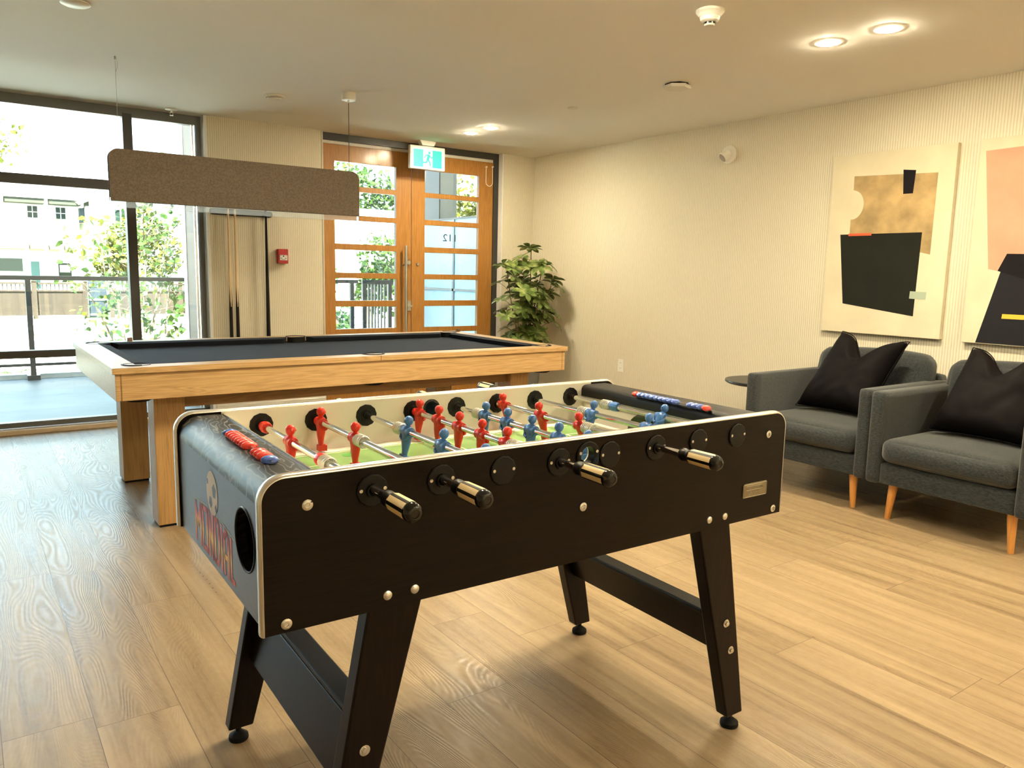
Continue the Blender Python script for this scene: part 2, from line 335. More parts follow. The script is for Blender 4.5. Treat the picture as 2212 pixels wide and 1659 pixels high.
# ------------------------------------------------------------------ room shell
XR, YB, H = 4.883, 6.511, 2.4055
XL, YF = -2.6, -3.6
struct(box('floor', (XL, XR, YF, 6.78, -.05, 0), 'floor'))
struct(box('ceiling', (XL-.2, XR+.2, YF-.2, 6.80, H, H+.25), 'ceil'))
struct(box('wall_right', (XR, XR+.2, YF, 6.78, 0, H), 'wy'))
struct(box('wall_left', (XL-.2, XL, YF, 6.78, 0, H), 'wy'))
struct(box('wall_front', (XL, XR, YF-.2, YF, 0, H), 'wx'))
struct(MB().box(1.662, 2.603, YB, 6.78, 0, H).build('wall_back', 'wx', smooth=0))
struct(MB().box(4.485, XR, YB, 6.78, 0, H).build('wall_back', 'wx', smooth=0))
struct(box('wall_upper_patio_shade', (-14, XR+.2, 6.70, 6.80, H+.25, H+6.4), 'white'))  # added unseen upper facade, sized so its shadow covers the patio
struct(box('trim_1', (1.636, 1.660, 6.505, 6.70, 0, H-.002), 'white'))
struct(box('trim_2', (4.475, 4.487, 6.505, 6.66, 0, H-.002), 'white'))
struct(box('trim_3', (2.601, 2.61, 6.505, 6.60, 0, H-.002), 'trim'))
def base(name, b):
    return struct(MB().prism([b], 'x', 1.664, 2.600).build(name, 'trim', bevel=0))
base('baseboard_back', [(YB-.018, 0), (YB-.018, .10), (YB-.010, .108), (YB-.010, .118), (YB, .118), (YB, 0)])
struct(MB().box(4.49, XR-.02, YB-.016, YB, 0, .116).build('baseboard_back', 'trim', bevel=.003))
struct(MB().box(XR-.016, XR, YF, YB, 0, .116).build('baseboard_right', 'trim', bevel=.003))
# window wall: floor to ceiling glazing
w = sempty('window_1', (0, 6.64, 0))
y0, y1 = -.035, .035
MB().box(XL, 1.636, y0, y1, 2.335, H-.001).box(1.600, 1.636, y0, y1, 0, 2.34).box(XL, 1.636, y0, y1, .036, .075).build('window_frame', 'alug', w, smooth=0)  # grey paler than the mullions: window flare put into the colour
MB().box(1.075, 1.14, y0-.01, y1+.01, .05, 2.36).build('mullion', 'alu', w, smooth=0)
MB().box(-.78, -.72, y0-.01, y1+.01, .05, 2.36).build('mullion', 'alu', w, smooth=0)
MB().box(XL, 1.08, y0, y1, 1.79, 1.862).build('transom', 'alu', w, smooth=0)
MB().box(XL, 1.08, y0, y1, .545, .60).build('transom', 'alu', w, smooth=0)
MB().box(1.595, 1.602, y0+.02, y1-.02, .07, 2.34).box(1.572, 1.58, y0+.02, y1-.02, .07, 2.34).build('gasket', 'silver', w, smooth=0)
for a, b, c, d in ((1.14, 1.60, .07, 2.34), (-.72, 1.075, 1.862, 2.34), (-.72, 1.075, .6, 1.79), (-.72, 1.075, .07, .545), (XL, -.78, .07, 2.34)):
    MB().box(a, b, -.003, .003, c, d).build('pane', 'glass', w, smooth=0)
MB().box(XL, 1.636, -.125, -.035, 0, .034).build('sill', 'sill', w, smooth=0, bevel=.004)
# entrance doors
d = sempty('door_1', (0, 6.60, 0))
MB().box(2.61, 4.475, -.03, .08, 2.345, H-.001).box(4.418, 4.475, -.03, .08, 0, 2.35).box(2.61, 2.634, .0, .08, 0, 2.35).build('door_frame', 'alu', d, smooth=0)
MB().box(2.63, 4.42, -.012, .03, 2.318, 2.345).build('head_seal', 'trim', d, smooth=0, bevel=.003)
rows = [(2.175, 1.970), (1.925, 1.718), (1.670, 1.464), (1.411, 1.208), (1.158, .957), (.902, .700), (.648, .445)]
def leaf(x0, x1, g0, g1, nm):
    holes = []
    for t, b_ in rows: holes.append([(g0, b_), (g1, b_), (g1, t), (g0, t)])
    o = MB().prism([[(x0, .012), (x1, .012), (x1, 2.316), (x0, 2.316)]]+holes, 'y', -.02, .025).build('door_leaf', 'door', d, smooth=0, bevel=.002)
    for t, b_ in rows: MB().box(g0, g1, .0, .006, b_, t).build('glass_pane', 'glass', o, smooth=0)
    return o
lf = leaf(2.636, 3.497, 2.742, 3.342, 'l'); rf = leaf(3.503, 4.416, 3.643, 4.250, 'r')
hp = MB().cyl((3.412, -.085, .30), (3.412, -.085, 1.468), .0135, n=20)
for z in (.5, 1.29): hp.cyl((3.412, -.085, z), (3.412, -.02, z), .009, n=12)
hp.build('pull_handle', 'steel', lf)
MB().lathe([(0, -.045), (.018, -.045), (.022, -.03), (.022, 0)], (3.462, -.0, 1.312), 'y').build('deadbolt', 'steel', lf)
MB().box(3.452, 3.492, -.034, -.02, .86, .955).box(3.43, 3.50, -.05, -.034, .895, .915).build('latch', 'steel', lf, smooth=0, bevel=.003)
MB().lathe([(0, -.03), (.012, -.03), (.016, -.024), (.016, 0)], (3.568, 0, 1.297), 'y').build('deadbolt', 'steel', rf)
pts = [(4.325, -.03, 2.268)]+[(4.362-.040*cos(t), -.032, 2.125-.04*sin(t)) for t in [pi*i/10 for i in range(11)]]+[(4.400, -.03, 2.275)]
mb = MB().tube(pts, .0035, 6); mb.cyl((4.325, -.02, 2.268), (4.325, -.04, 2.268), .008, n=10).cyl((4.400, -.02, 2.275), (4.400, -.04, 2.275), .008, n=10); mb.build('cable_loop', 'pwhite', rf)
def text_mesh(body, size, name, material, parent, mtx, ext=.0005, fn=None, flip=False, offset=0, bold=0):
    cu = bpy.data.curves.new(name, 'FONT'); cu.body = body; cu.size = size; cu.extrude = ext; cu.offset = offset; cu.resolution_u = 4
    cu.space_character = 1.0
    o = bpy.data.objects.new(name, cu); C.objects.link(o)
    dg = bpy.context.evaluated_depsgraph_get(); me = bpy.data.meshes.new_from_object(o.evaluated_get(dg)); bpy.data.objects.remove(o)
    if fn:
        bm = bmesh.new(); bm.from_mesh(me); bmesh.ops.subdivide_edges(bm, edges=[e for e in bm.edges if e.calc_length() > size*.3], cuts=3)
        for v in bm.verts: v.co = Vector(fn(v.co))
        bm.to_mesh(me); bm.free()
    me.transform(mtx); me.materials.clear(); me.materials.append(M[material] if isinstance(material, str) else material)
    q = bpy.data.objects.new(name, me); C.objects.link(q); q.parent = parent; return q
# door number seen from behind (mirror of 112) on the outside of the pane
text_mesh('112', .098, 'door_number', 'black', rf, Matrix(((-1.15, 0, 0, 4.026), (0, 0, 1, .010), (0, 1, 0, 1.528), (0, 0, 0, 1))))
# ------------------------------------------------------------------ recessed downlights with their lamps
def downlight(x, y, label):
    t = thing('recessed_downlight', label, 'ceiling light', (x, y, H), 0, 'recessed downlights')
    MB().lathe([(.045, -.001), (.062, -.001), (.063, -.004), (.045, -.005)], axis='z', n=32, ring=True).build('trim_ring', 'pwhite', t)
    MB().lathe([(0, -.0088), (.038, -.0083), (.043, -.0065), (.0455, -.001)], axis='z', n=32).build('lens', 'lens', t)
for (x, y, s) in ((3.612, 2.406, 'lit recessed downlight above the sitting area, farther of its pair'), (3.630, 2.107, 'lit recessed downlight above the sitting area, nearer the charcoal armchairs'),
                  (3.624, 5.753, 'lit recessed downlight near the doors, closer to the oak doors'), (3.622, 5.445, 'lit recessed downlight near the doors, just in front of its twin'),
                  (2.30, 2.32, 'recessed downlight over the table football table right end'), (2.30, 2.02, 'recessed downlight over the table football table right end, nearer the viewer'),
                  (1.20, 2.40, 'recessed downlight over the table football table left half'), (1.20, 2.10, 'recessed downlight over the table football table left half, nearer the viewer'),
                  *[(x_, y_, 'unseen downlight added behind the viewer for ambient light, %s column, %s row' % (n_, q_)) for x_, n_ in ((3.62, 'right'), (1.5, 'middle')) for y_, q_ in ((-1.25, 'nearer'), (-2.6, 'rear'))], (3.62, -1.0, 'unseen downlight added behind the viewer on the right for room light'), (2.4, -1.0, 'unseen downlight added behind the viewer at the middle for room light'), (3.62, .6, 'unseen downlight added above the right of the room for its light'),):  # out-of-view downlights on this line are added for general room light
    downlight(x, y, s)
# ------------------------------------------------------------------ table football table
FL, FW, ZB, ZT = 1.403, .7067, .6016, .8805
ft = thing('table_football_table', 'dark brown table football table with silver edging, red and blue players on chrome rods', 'football table', (.3892, 1.2646, 0), radians(-1.149))
def panel_outline(x0, x1, z0, z1, r): return [(x0, z0), (x1, z0)]+arc(x1-r, z1-r, r, 0, 90, 8)+arc(x0+r, z1-r, r, 90, 180, 8)
RX = [.202+.1435*i for i in range(8)]; RZ = .838
ring_n, ring_f = (.712, .841), (.692, .841)
ol = panel_outline(0, FL, ZB, ZT, .042)
pn = MB().prism([ol, circ(*ring_n, .021)], 'y', .0, .021).build('side_panel', 'blackwood', ft, smooth=0)
pf = MB().prism([ol], 'y', FW-.021, FW).build('side_panel', 'blackwood', ft, smooth=0)
def edge_strip(yc, name='edge_trim'):
    """rounded silver moulding round the end and top edges of a side panel"""
    path = [(0, ZB)]+[(0, ZB+.03)]+arc(.042, ZT-.042, .042, 180, 90, 10)+[(FL*k/8, ZT) for k in range(1, 8)]+arc(FL-.042, ZT-.042, .042, 90, 0, 10)+[(FL, ZB+.03), (FL, ZB)]
    b = MB(); rings = []; c = Vector((FL/2, 0, .7))
    for i, (x, z) in enumerate(path):
        p0 = Vector((path[max(i-1, 0)][0], 0, path[max(i-1, 0)][1])); p1 = Vector((path[min(i+1, len(path)-1)][0], 0, path[min(i+1, len(path)-1)][1]))
        t = (p1-p0).normalized(); n = Vector((-t.z, 0, t.x))
        P = Vector((x, yc, z)); rings.append([b.v(P+n*h+Vector((0, q, 0))) for q, h in ((-.0118, -.001), (-.0118, .0015), (-.008, .0042), (0, .0052), (.008, .0042), (.0118, .0015), (.0118, -.001))])
    b.skin(rings); return b.build(name, 'silver', ft, smooth=60)
edge_strip(.0105); edge_strip(FW-.0105)
# white laminate liners inside
MB().prism([[(.105, .70), (FL-.11, .70), (FL-.11, ZT-.0008), (.105, ZT-.0008)], circ(*ring_n, .021)], 'y', .0212, .0245).build('inner_wall', 'inner', ft, smooth=0)
MB().box(.105, FL-.11, FW-.0245, FW-.0212, .70, ZT-.0008).build('inner_wall', 'inner', ft, smooth=0)
# end boxes: flat face with ball hole, rounded deck
def end_box(mir):
    X = (lambda x: x) if not mir else (lambda x: FL-x)
    if not mir:
        face = [(.022, .605), (FW-.022, .605), (FW-.022, .826), (.022, .826)]
        hole = circ(.122, .740, .062, 40, .058)
        o = MB().prism([face, hole], 'x', X(.005), X(.030)).build('end_panel', 'greyash', ft, smooth=0)
        b = MB(); c = Vector((.0055, .122, .740)); R = []
        for rr, dd in ((1, 0), (1.0, .018), (.96, .045), (.80, .075), (.5, .09), (.02, .094)):
            R.append([b.v(c.x+dd, c.y+.062*rr*cos(2*pi*i/40), c.z+.058*rr*sin(2*pi*i/40)) for i in range(40)])
        b.skin(R, False); b.build('ball_cup', 'gloss', o)
        MB().tube([(.0048, .122+.0635*cos(2*pi*i/40), .740+.0595*sin(2*pi*i/40)) for i in range(40)], .0022, 6, True).build('cup_rim', 'black', o)
    else:
        o = MB().box(X(.030), X(.005), .022, FW-.022, .605, .826).build('end_panel', 'blackwood', ft, smooth=0)
    r = .048; pr = [(.005, .826)]+[(x, z) for x, z in arc(.005+r, .874-r, r, 180, 90, 10)]
    if mir: pr += arc(.150-.018, .874-.018, .018, 90, 0, 6)+[(.150, .838), (.130, .836)]
    else: pr += [(.100, .874), (.1075, .872), (.1075, .852), (.100, .850)]
    pr += [(.03, .848), (.03, .826)]
    deck = MB().prism([[(X(x), z) for x, z in pr]], 'y', .0215, FW-.0215).build('deck', 'ashdeck' if not mir else 'black', ft, smooth=30)
    if not mir: MB().box(.1075, .1105, .022, FW-.022, .848, .8755).build('deck_edge', 'silver', deck, smooth=0)
    xi = X(.112) if not mir else X(.142)
    a, c = (xi-.006, xi) if not mir else (xi, xi+.006)
    MB().prism([[(.022, .70), (FW-.022, .70), (FW-.022, .872 if not mir else .85), (.022, .872 if not mir else .85)]], 'x', a, c).build('end_wall', 'inner', ft, smooth=0)
    # goal: black arched mouth
    g = arc(FW/2, .763, .108, 0, 180, 18); g = [(u, .763+(v-.763)*.62) for u, v in g]
    o2 = MB().prism([g], 'x', c+.0003 if not mir else a-.0012, c+.0012 if not mir else a-.0003).build('goal', 'gloss', ft, smooth=0)
    for u in (-.075, .0): MB().box(a-.003 if mir else c, a-.0013 if mir else c+.003, FW/2+u+.03, FW/2+u+.038, .763, .80).build('goal_bar', 'inner', o2, smooth=0)
    return deck
def ash():
    m, nt, p = nodes('black_ash_deck'); n1 = N(nt, 'ShaderNodeTexNoise', i_Scale=1.0, i_Detail=2.5, i_Distortion=.35); L(nt, coords(nt, (15, 4.2, 1)), n1.inputs['Vector'])
    f = mth(nt, 'PINGPONG', mth(nt, 'MULTIPLY', n1.outputs[0], v=17.0), v=.5)
    n2 = N(nt, 'ShaderNodeTexNoise', i_Scale=260.0, i_Detail=2.0); L(nt, coords(nt, (1, .6, 1)), n2.inputs['Vector'])
    g = mth(nt, 'ADD', f, mth(nt, 'MULTIPLY', n2.outputs[0], v=.18))
    L(nt, ramp(nt, g, [(.42, (.011, .010, .009)), (.58, (.20, .195, .19))]), p.inputs['Base Color']); p.inputs['Roughness'].default_value = .40; p.inputs['Specular IOR Level'].default_value = .3
    n3 = N(nt, 'ShaderNodeTexNoise', i_Scale=500.0); L(nt, coords(nt), n3.inputs['Vector']); bump(nt, p, n3.outputs[0], .0006, .4); return m
M['ashdeck'] = ash()
dl = end_box(False); dr = end_box(True)
# pitch
zf = .757
MB().box(.11, FL-.14, .024, FW-.024, zf-.02, zf).build('pitch_board', 'inner', ft, smooth=0)
gx0, gx1, gy0, gy1, ch = .20, FL-.215, .062, FW-.075, .03
gp = [(gx0, gy0), (gx1, gy0), (gx1, gy1), (gx0, gy1)]
fld = MB().prism([gp], 'z', zf+.0002, zf+.0012).build('pitch', 'gfelt', ft, smooth=0)
b = MB()
cx = (gx0+gx1)/2; cy = (gy0+gy1)/2
for a in ((gx0+.008, gx1-.008, gy0+.01, gy0+.014), (gx0+.008, gx1-.008, gy1-.014, gy1-.01), (cx-.002, cx+.002, gy0+.01, gy1-.01), (gx0+.008, gx0+.012, gy0+.01, gy1-.01), (gx1-.012, gx1-.008, gy0+.01, gy1-.01),
          (gx0+.13, gx0+.134, cy-.16, cy+.16), (gx0+.01, gx0+.134, cy-.164, cy-.160), (gx0+.01, gx0+.134, cy+.160, cy+.164), (gx1-.134, gx1-.13, cy-.16, cy+.16), (gx1-.134, gx1-.01, cy-.164, cy-.160), (gx1-.134, gx1-.01, cy+.160, cy+.164),
          (gx0+.06, gx0+.063, cy-.09, cy+.09), (gx1-.063, gx1-.06, cy-.09, cy+.09)):
    b.box(*a, zf+.0012, zf+.0018)
b.tube([(cx+.1*cos(t), cy+.1*sin(t), zf+.0012) for t in [2*pi*i/40 for i in range(40)]], .002, 4, True, .3)
b.build('pitch_lines', 'line', fld, smooth=0)
random.seed(3)
for x in RX:
    for y in (.12, .24, .36, .47, .58):
        if gx0 < x+.06 < gx1 and random.random() < .4: MB().lathe([(0, zf+.0012), (.018, zf+.0016), (.018, zf+.0012)], (x+.05, y, 0), 'z', 12).build('pitch_dot', 'dgreen', fld, smooth=0)
# legs, feet, stretchers
def fleg(mx, my):
    X = (lambda x: x) if mx else (lambda x: FL-x); Y = (lambda y: y) if not my else (lambda y: FW-y)
    bot = [(1.2475, .005), (1.311, .005), (1.311, .045), (1.2475, .045)]; top = [(1.090, .005), (1.205, .005), (1.205, .045), (1.090, .045)]
    o = MB().hexa([(X(x), Y(y), .040) for x, y in bot]+[(X(x), Y(y), .618) for x, y in top]).build('leg', 'blacklegs', ft, smooth=0, bevel=.004)
    MB().lathe([(0, .0), (.024, 0), (.0255, .004), (.0245, .012), (.016, .018), (.012, .022), (.007, .024), (.007, .041), (0, .041)], (X(1.281), Y(.024), 0)).build('levelling_foot', 'rubber', o)
    for x, z in ((1.217, .323), (1.242, .241)):
        bb = MB(); yy = Y(.005); s = -1 if not my else 1; ax = '-y' if not my else 'y'
        bb.lathe([(.011, 0), (.011, .002), (.0065, .0025), (.0065, .007), (0, .0075)], (X(x), yy, z), ax, 18); bb.build('bolt', 'chrome', o)
for a in (1, 0):
    for c in (0, 1): fleg(a, c)
for mir in (0, 1):
    X = (lambda x: x) if not mir else (lambda x: FL-x)
    o = MB().prism([[(X(.150), .225), (X(.172), .225), (X(.209), .345), (X(.187), .345)]], 'y', .045, FW-.045).build('stretcher', 'blacklegs', ft, smooth=0, bevel=.002)
    MB().box(min(X(.187), X(.240)), max(X(.187), X(.240)), .045, FW-.045, .3455, .360).build('stretcher_cap', 'black', o, smooth=0, bevel=.004)
# bolts on the near panel
def cap(x, z, big):
    b = MB()
    if big: b.lathe([(.0095, 0), (.0100, .002), (.007, .0035), (.0045, .0035), (.0040, .001), (0, .001)], (x, 0, z), '-y', 20)
    else: b.lathe([(.0095, 0), (.009, .0025), (.005, .005), (0, .0055)], (x, 0, z), '-y', 20)
    b.build('bolt', 'chrome' if big else 'silver', ft)
for x, z in ((.080, .827), (.039, .618), (.704, .726), (1.334, .826), (1.373, .617)): cap(x, z, 1)
for x, z in ((.232, .627), (.289, .627), (1.121, .626), (1.179, .626)): cap(x, z, 0)
# escutcheons
def screws(o, x, y, z, s):
    for dx, dz in ((-.0235, .002), (.0235, .002)):
        MB().lathe([(.0035, 0), (.0035, .0012), (0, .0014)], (x+dx, y, z+dz), '-y' if s < 0 else 'y', 12).build('screw', 'silver', o)
def esc_near(x, hole):
    b = MB(); R = .031
    if hole: b.lathe([(R, 0), (R, .003), (R-.002, .0045), (.014, .0045), (.013, .009), (.0098, .009), (.0098, .002), (.0085, 0)], (x, 0, RZ-.002), '-y', 12, .1)
    else: b.lathe([(R, 0), (R, .003), (R-.002, .0045), (.012, .0050), (0, .0052)], (x, 0, RZ-.002), '-y', 12, .1)
    o = b.build('rod_bearing' if hole else 'blanking_cover', 'black', ft, smooth=20)
    screws(ft, x, -.0045, RZ-.002, -1)
def esc_inner(x, y, s):
    b = MB(); ax = '-y' if s < 0 else 'y'; R = .0305
    b.lathe([(R, 0), (R, .002), (R-.0015, .003), (.017, .003), (.016, .005), (.013, .005), (.0125, .003), (.0105, .003), (.0105, .010), (.0085, .010), (.0085, 0)], (x, y, RZ), ax, 12, .1)
    b.build('rod_bearing', 'black', ft, smooth=20)
near_handle = (0, 1, 3, 5)
for i, x in enumerate(RX):
    esc_near(x, i in near_handle); esc_inner(x, FW-.0245, -1); esc_inner(x, .0245, 1)
    bb = MB().lathe([(.031, 0), (.031, .003), (.0290, .0045), (.012 if i in near_handle else .014, .005), (0, .005)], (x, FW, RZ), 'y', 12); bb.build('blanking_cover', 'black', ft, smooth=20)
# ball return cups
def ball_ring(x, z, y, s, par):
    ax = '-y' if s < 0 else 'y'
    o = MB().lathe([(.032, 0), (.032, .003), (.030, .0045), (.0215, .0045), (.0215, -.02), (.023, -.02), (.023, 0)], (x, y, z), ax, 40, ring=True).build('ball_return', 'black', par)
    b = MB(); R = []
    for k in range(15):
        t = radians(195+k*150/14); R.append([b.v(x+.0215*cos(t), y+s*q, z+.0215*sin(t)*1.0) for q in (.003, .022-.010*abs(k-7)/7, )]+[b.v(x+.0235*cos(t), y+s*q, z+.0235*sin(t)) for q in (.022-.010*abs(k-7)/7, .003)])
    b.skin(R); b.build('lip', 'black', o)
    if s < 0:
        screws(ft, x, y-.0045, z+.006, -1)
    return o
ball_ring(*ring_n, 0, -1, pn)
o = MB().lathe([(.027, 0), (.027, .002), (.0255, .003), (.020, .003), (.0185, .0005), (.010, .0003), (0, .0003)], (ring_f[0], FW-.0245, ring_f[1]), '-y', 36).build('ball_return', 'gloss', pf)
# name plate with embossed marks
pl = MB().prism([[(1.246, .6625), (1.336, .6625), (1.340, .6665), (1.340, .697), (1.336, .701), (1.248, .701), (1.244, .697), (1.244, .6665)]], 'y', -.0022, 0).build('name_plate', 'oldbrass' if 'oldbrass' in M else 'steel', pn, smooth=0, bevel=.0006)
M['oldbrass'] = mat('dull_nickel', (.30, .26, .17), .35, .9); pl.data.materials[0] = M['oldbrass']
b = MB()
b.tube([(1.247, -.0026, .665), (1.337, -.0026, .665), (1.337, -.0026, .698), (1.247, -.0026, .698)], .0007, 4, True)
b.tube([(1.257, -.0026, .683), (1.322, -.0026, .683), (1.322, -.0026, .693), (1.257, -.0026, .693)], .0005, 4, True)
random.seed(5)
for r_, (z, x0, x1, hh) in enumerate(((.688, 1.262, 1.318, .003), (.6775, 1.272, 1.308, .0028), (.6705, 1.266, 1.314, .0024))):
    x = x0
    while x < x1:
        wv = random.uniform(.0022, .0042); b.tube([(x, -.0026, z-hh), (x+wv*.5, -.0026, z+hh), (x+wv, -.0026, z-hh*random.choice((1, -1, 0)))], .0005, 4); x += wv+.0022
b.build('embossed_lettering', 'silver', pl, smooth=0)
# printed emblem and lettering on the left end
def grad(name):
    m, nt, p = nodes(name); tc = N(nt, 'ShaderNodeTexCoord'); sp = N(nt, 'ShaderNodeSeparateXYZ'); L(nt, tc.outputs['Object'], sp.inputs[0])
    f = mth(nt, 'MULTIPLY', mth(nt, 'ADD', sp.outputs[2], v=-.622), v=1/.09)
    L(nt, ramp(nt, f, [(.06, (.62, .06, .025)), (.92, (.66, .07, .04)), (.30, (.85, .32, .04)), (.45, (.95, .52, .07)), (.68, (.75, .13, .05))]), p.inputs['Base Color']); p.inputs['Roughness'].default_value = .4; return m
M['grad'] = grad('printed_flame'); M['lime'] = mat('printed_yellow', (.55, .50, .18), .4); M['peach'] = mat('printed_peach', (.62, .44, .26), .4); M['pblack'] = mat('printed_black', (.02, .018, .018), .4)
logo = bpy.data.objects.new('printed_emblem', None); C.objects.link(logo); logo.parent = ft; logo.location = (-.007, 0, 0)
S = {'M': [[(0, 0), (0, 1)], [(0, 1), (.5, .45)], [(.5, .45), (1, 1)], [(1, 1), (1, 0)]], 'O': [[(0, 0), (0, 1)], [(0, 1), (1, 1)], [(1, 1), (1, 0)], [(1, 0), (0, 0)]], 'N': [[(0, 0), (0, 1)], [(0, 1), (1, 0)], [(1, 0), (1, 1)]],
     'D': [[(0, 0), (0, 1)], [(0, 1), (.7, 1)], [(.7, 1), (1, .8)], [(1, .8), (1, .2)], [(1, .2), (.7, 0)], [(.7, 0), (0, 0)]], 'I': [[(.5, 0), (.5, 1)]], 'A': [[(0, 0), (0, .85)], [(0, .85), (.3, 1)], [(.3, 1), (.7, 1)], [(.7, 1), (1, .85)], [(1, .85), (1, 0)], [(0, .4), (1, .4)]], 'L': [[(0, 1), (0, 0)], [(0, 0), (1, 0)]]}
def letters(matn, x, th, grow, name, par=None):
    b = MB()
    for chs, (ya, yb) in zip('MONDIAL', ((.534, .470), (.465, .412), (.407, .362), (.357, .309), (.3035, .2895), (.284, .236), (.231, .197))):
        wv = min(.0080, (ya-yb)*.20) if chs != 'I' else .0065
        if chs != 'I': ya, yb = ya-wv, yb+wv
        for (u0, v0), (u1, v1) in S[chs]:
            def P(u, v):
                yy = ya+(yb-ya)*u; s_ = (yy-.365)/.17
                zt = .722-.014*s_*s_; zb = .619-.002*s_
                return Vector((x, yy, zb+th/2+(zt-zb-th)*v))
            A, B = P(u0, v0), P(u1, v1); dd = (B-A).normalized(); nn = Vector((0, -dd.z, dd.y)); e = th/2+grow; tw = th/2+grow
            if abs(dd.z) > .75: tw = wv*.9+grow
            A2, B2 = A-dd*e, B+dd*e
            q = [b.v(A2+nn*tw), b.v(B2+nn*tw), b.v(B2-nn*tw), b.v(A2-nn*tw)]; b.f(q)
    return b.build(name, matn, par or logo, smooth=0)
letters('pblack', .01175, .0115, .0009, 'lettering_outline'); letters('grad', .01155, .0115, 0, 'lettering')  # printed black outline, a grown copy behind the letters
b = MB(); A = [(y, .7285-.014*((y-.365)/.17)**2) for y in [.535-.335*i/24 for i in range(25)]]
for (ya, za), (yb, zb) in zip(A, A[1:]):
    if not .335 < ya < .42: b.f([b.v(.0115, ya, za), b.v(.0115, yb, zb), b.v(.0115, yb, zb-.0022), b.v(.0115, ya, za-.0022)])
b.build('arched_line', 'lime', logo, smooth=0)
bc = (.364, .767); R = .047
b = MB(); b.f([b.v(.01135, y, z) for y, z in circ(bc[0], bc[1], R, 40)]); b.build('football_print', 'peach', logo, smooth=0)
def pent(cy_, cz_, r, ph, n=5):
    b = MB(); b.f([b.v(.0112, cy_+r*cos(ph+2*pi*i/n), cz_+r*sin(ph+2*pi*i/n)) for i in range(n)]); b.build('football_patch', 'pblack', logo, smooth=0)
pent(bc[0]-.018, bc[1]+.008, .017, .3); pent(bc[0]+.014, bc[1]-.022, .014, .9); pent(bc[0]-.030, bc[1]-.026, .010, .1, 4); pent(bc[0]+.036, bc[1]+.018, .008, .6, 4)
# score counters
def counter(x, y_far, seq, flip, par, z):
    # seq: list of (y, colour)
    o = MB().box(x-.006, x+.006, y_far[1]-.012, y_far[0]+.012, z-.001, z+.0012).build('score_slot', 'black', par, smooth=0)
    MB().cyl((x, y_far[1]-.010, z+.006), (x, y_far[0]+.010, z+.006), .0015, n=8).build('score_wire', 'chrome', o)
    proto = {}
    for y, c in seq:
        if c not in proto:
            b = MB(); b.lathe([(0, -.0084), (.0030, -.0084), (.0058, -.0066), (.0078, -.0025), (.0080, .0015), (.0064, .0060), (.0030, .0084), (0, .0084)], axis='y', n=18)
            for v in b.b.verts: v.co.x *= 2.1; v.co.y += v.co.z*.5
            q = b.build('score_bead', 'bead'+c, o, loc=(x, y, z+.006)); proto[c] = q
        else: copy(proto[c], o, (x, y, z+.006))
counter(.059, (.417, .136), [(.417, 'b')]+[(.3985-.0178*i, 'r') for i in range(8)]+[(.2115, 'r'), (.192, 'r'), (.172, 'r')]+[(.140, 'b')], 0, dl, .874)
counter(FL-.157+.085-.08, (.419, .144), [(.419, 'r')]+[(.400-.0178*i, 'b') for i in range(9)]+[(.200, 'b'), (.182, 'b'), (.164, 'b')]+[(.144, 'r')], 1, dr, .874)
# players: one mesh per colour, lofted from ellipses; the rod runs along local y
def player(face, c):
    b = MB()
    secs = [(-.060, .0062, .0082, 0), (-.050, .0072, .0098, 0), (-.036, .0094, .0130, 0), (-.026, .0108, .0152, .0005), (-.018, .0104, .0148, 0), (-.008, .0124, .0168, 0), (.002, .0136, .0182, 0), (.008, .0124, .0182, 0), (.0115, .0095, .0145, 0), (.0135, .0066, .0090, 0), (.0155, .0054, .0056, 0), (.0185, .0056, .0056, .0002)]
    b.skin([b.ring(Vector((dx*face, 0, z)), Vector((1, 0, 0)), Vector((0, 1, 0)), rx, ry, 18) for z, rx, ry, dx in secs])
    b.sphere((0, 0, .0275), .0117, 9, (1.0, .92, 1.08))
    b.sphere((.0117*face, 0, .0262), .0024, 4, (1, .8, 1.3)); b.box(.0088*face-.002, .0088*face+.002, -.0045, .0045, .0300, .0313)
    b.sphere((0, .0107, .027), .0024, 4, (.7, .5, 1.2)); b.sphere((0, -.0107, .027), .0024, 4, (.7, .5, 1.2))
    # hub the rod passes through and the folded arms
    b.cyl((0, -.0178, 0), (0, .0178, 0), .0126, n=20)
    for s in (-1, 1): b.tube([(0, s*.0172, .007), (.004*face, s*.0186, -.004), (.0095*face, s*.0150, -.016), (.0108*face, s*.005, -.020)], [.0050, .0048, .0040, .0034], 8)
    b.box(-.0055+.003*face, .0055+.003*face, -.0105, .0105, -.062, -.058); b.box(-.0105+.003*face, .0105+.003*face, -.0108, .0108, -.0755, -.0605)
    # the legs are split by a groove
    b.tube([(.0100*face, 0, -.024), (.0088*face, 0, -.040), (.0066*face, 0, -.058)], .0012, 5)
    return b.build('player', c, smooth=45)
def handle_mesh():
    b = MB(); b.mi = 0
    b.lathe([(.0085, 0), (.0105, .002), (.0145, .009), (.0150, .015), (.0130, .022), (.0118, .026), (.0150, .031), (.0168, .036)], axis='-y', n=24)
    ang = []; a = 0
    for k in range(6): ang += [a, a+38]; a += 60
    R = [[b.v(r_*cos(radians(t)), -y, r_*sin(radians(t))) for t in ang] for y, r_ in ((.036, .0170), (.100, .0178))]
    for i in range(12):
        b.mi = 1 if i % 2 == 0 else 0; b.f([R[0][i], R[0][(i+1) % 12], R[1][(i+1) % 12], R[1][i]])
    b.mi = 2; b.lathe([(.0178, .100), (.0180, .103), (.0165, .110), (.0120, .1150), (.0075, .1155), (.0070, .1145), (0, .1140)], axis='-y', n=24)
    return b.build('handle', ['black', 'cream', 'gloss'], smooth=50)
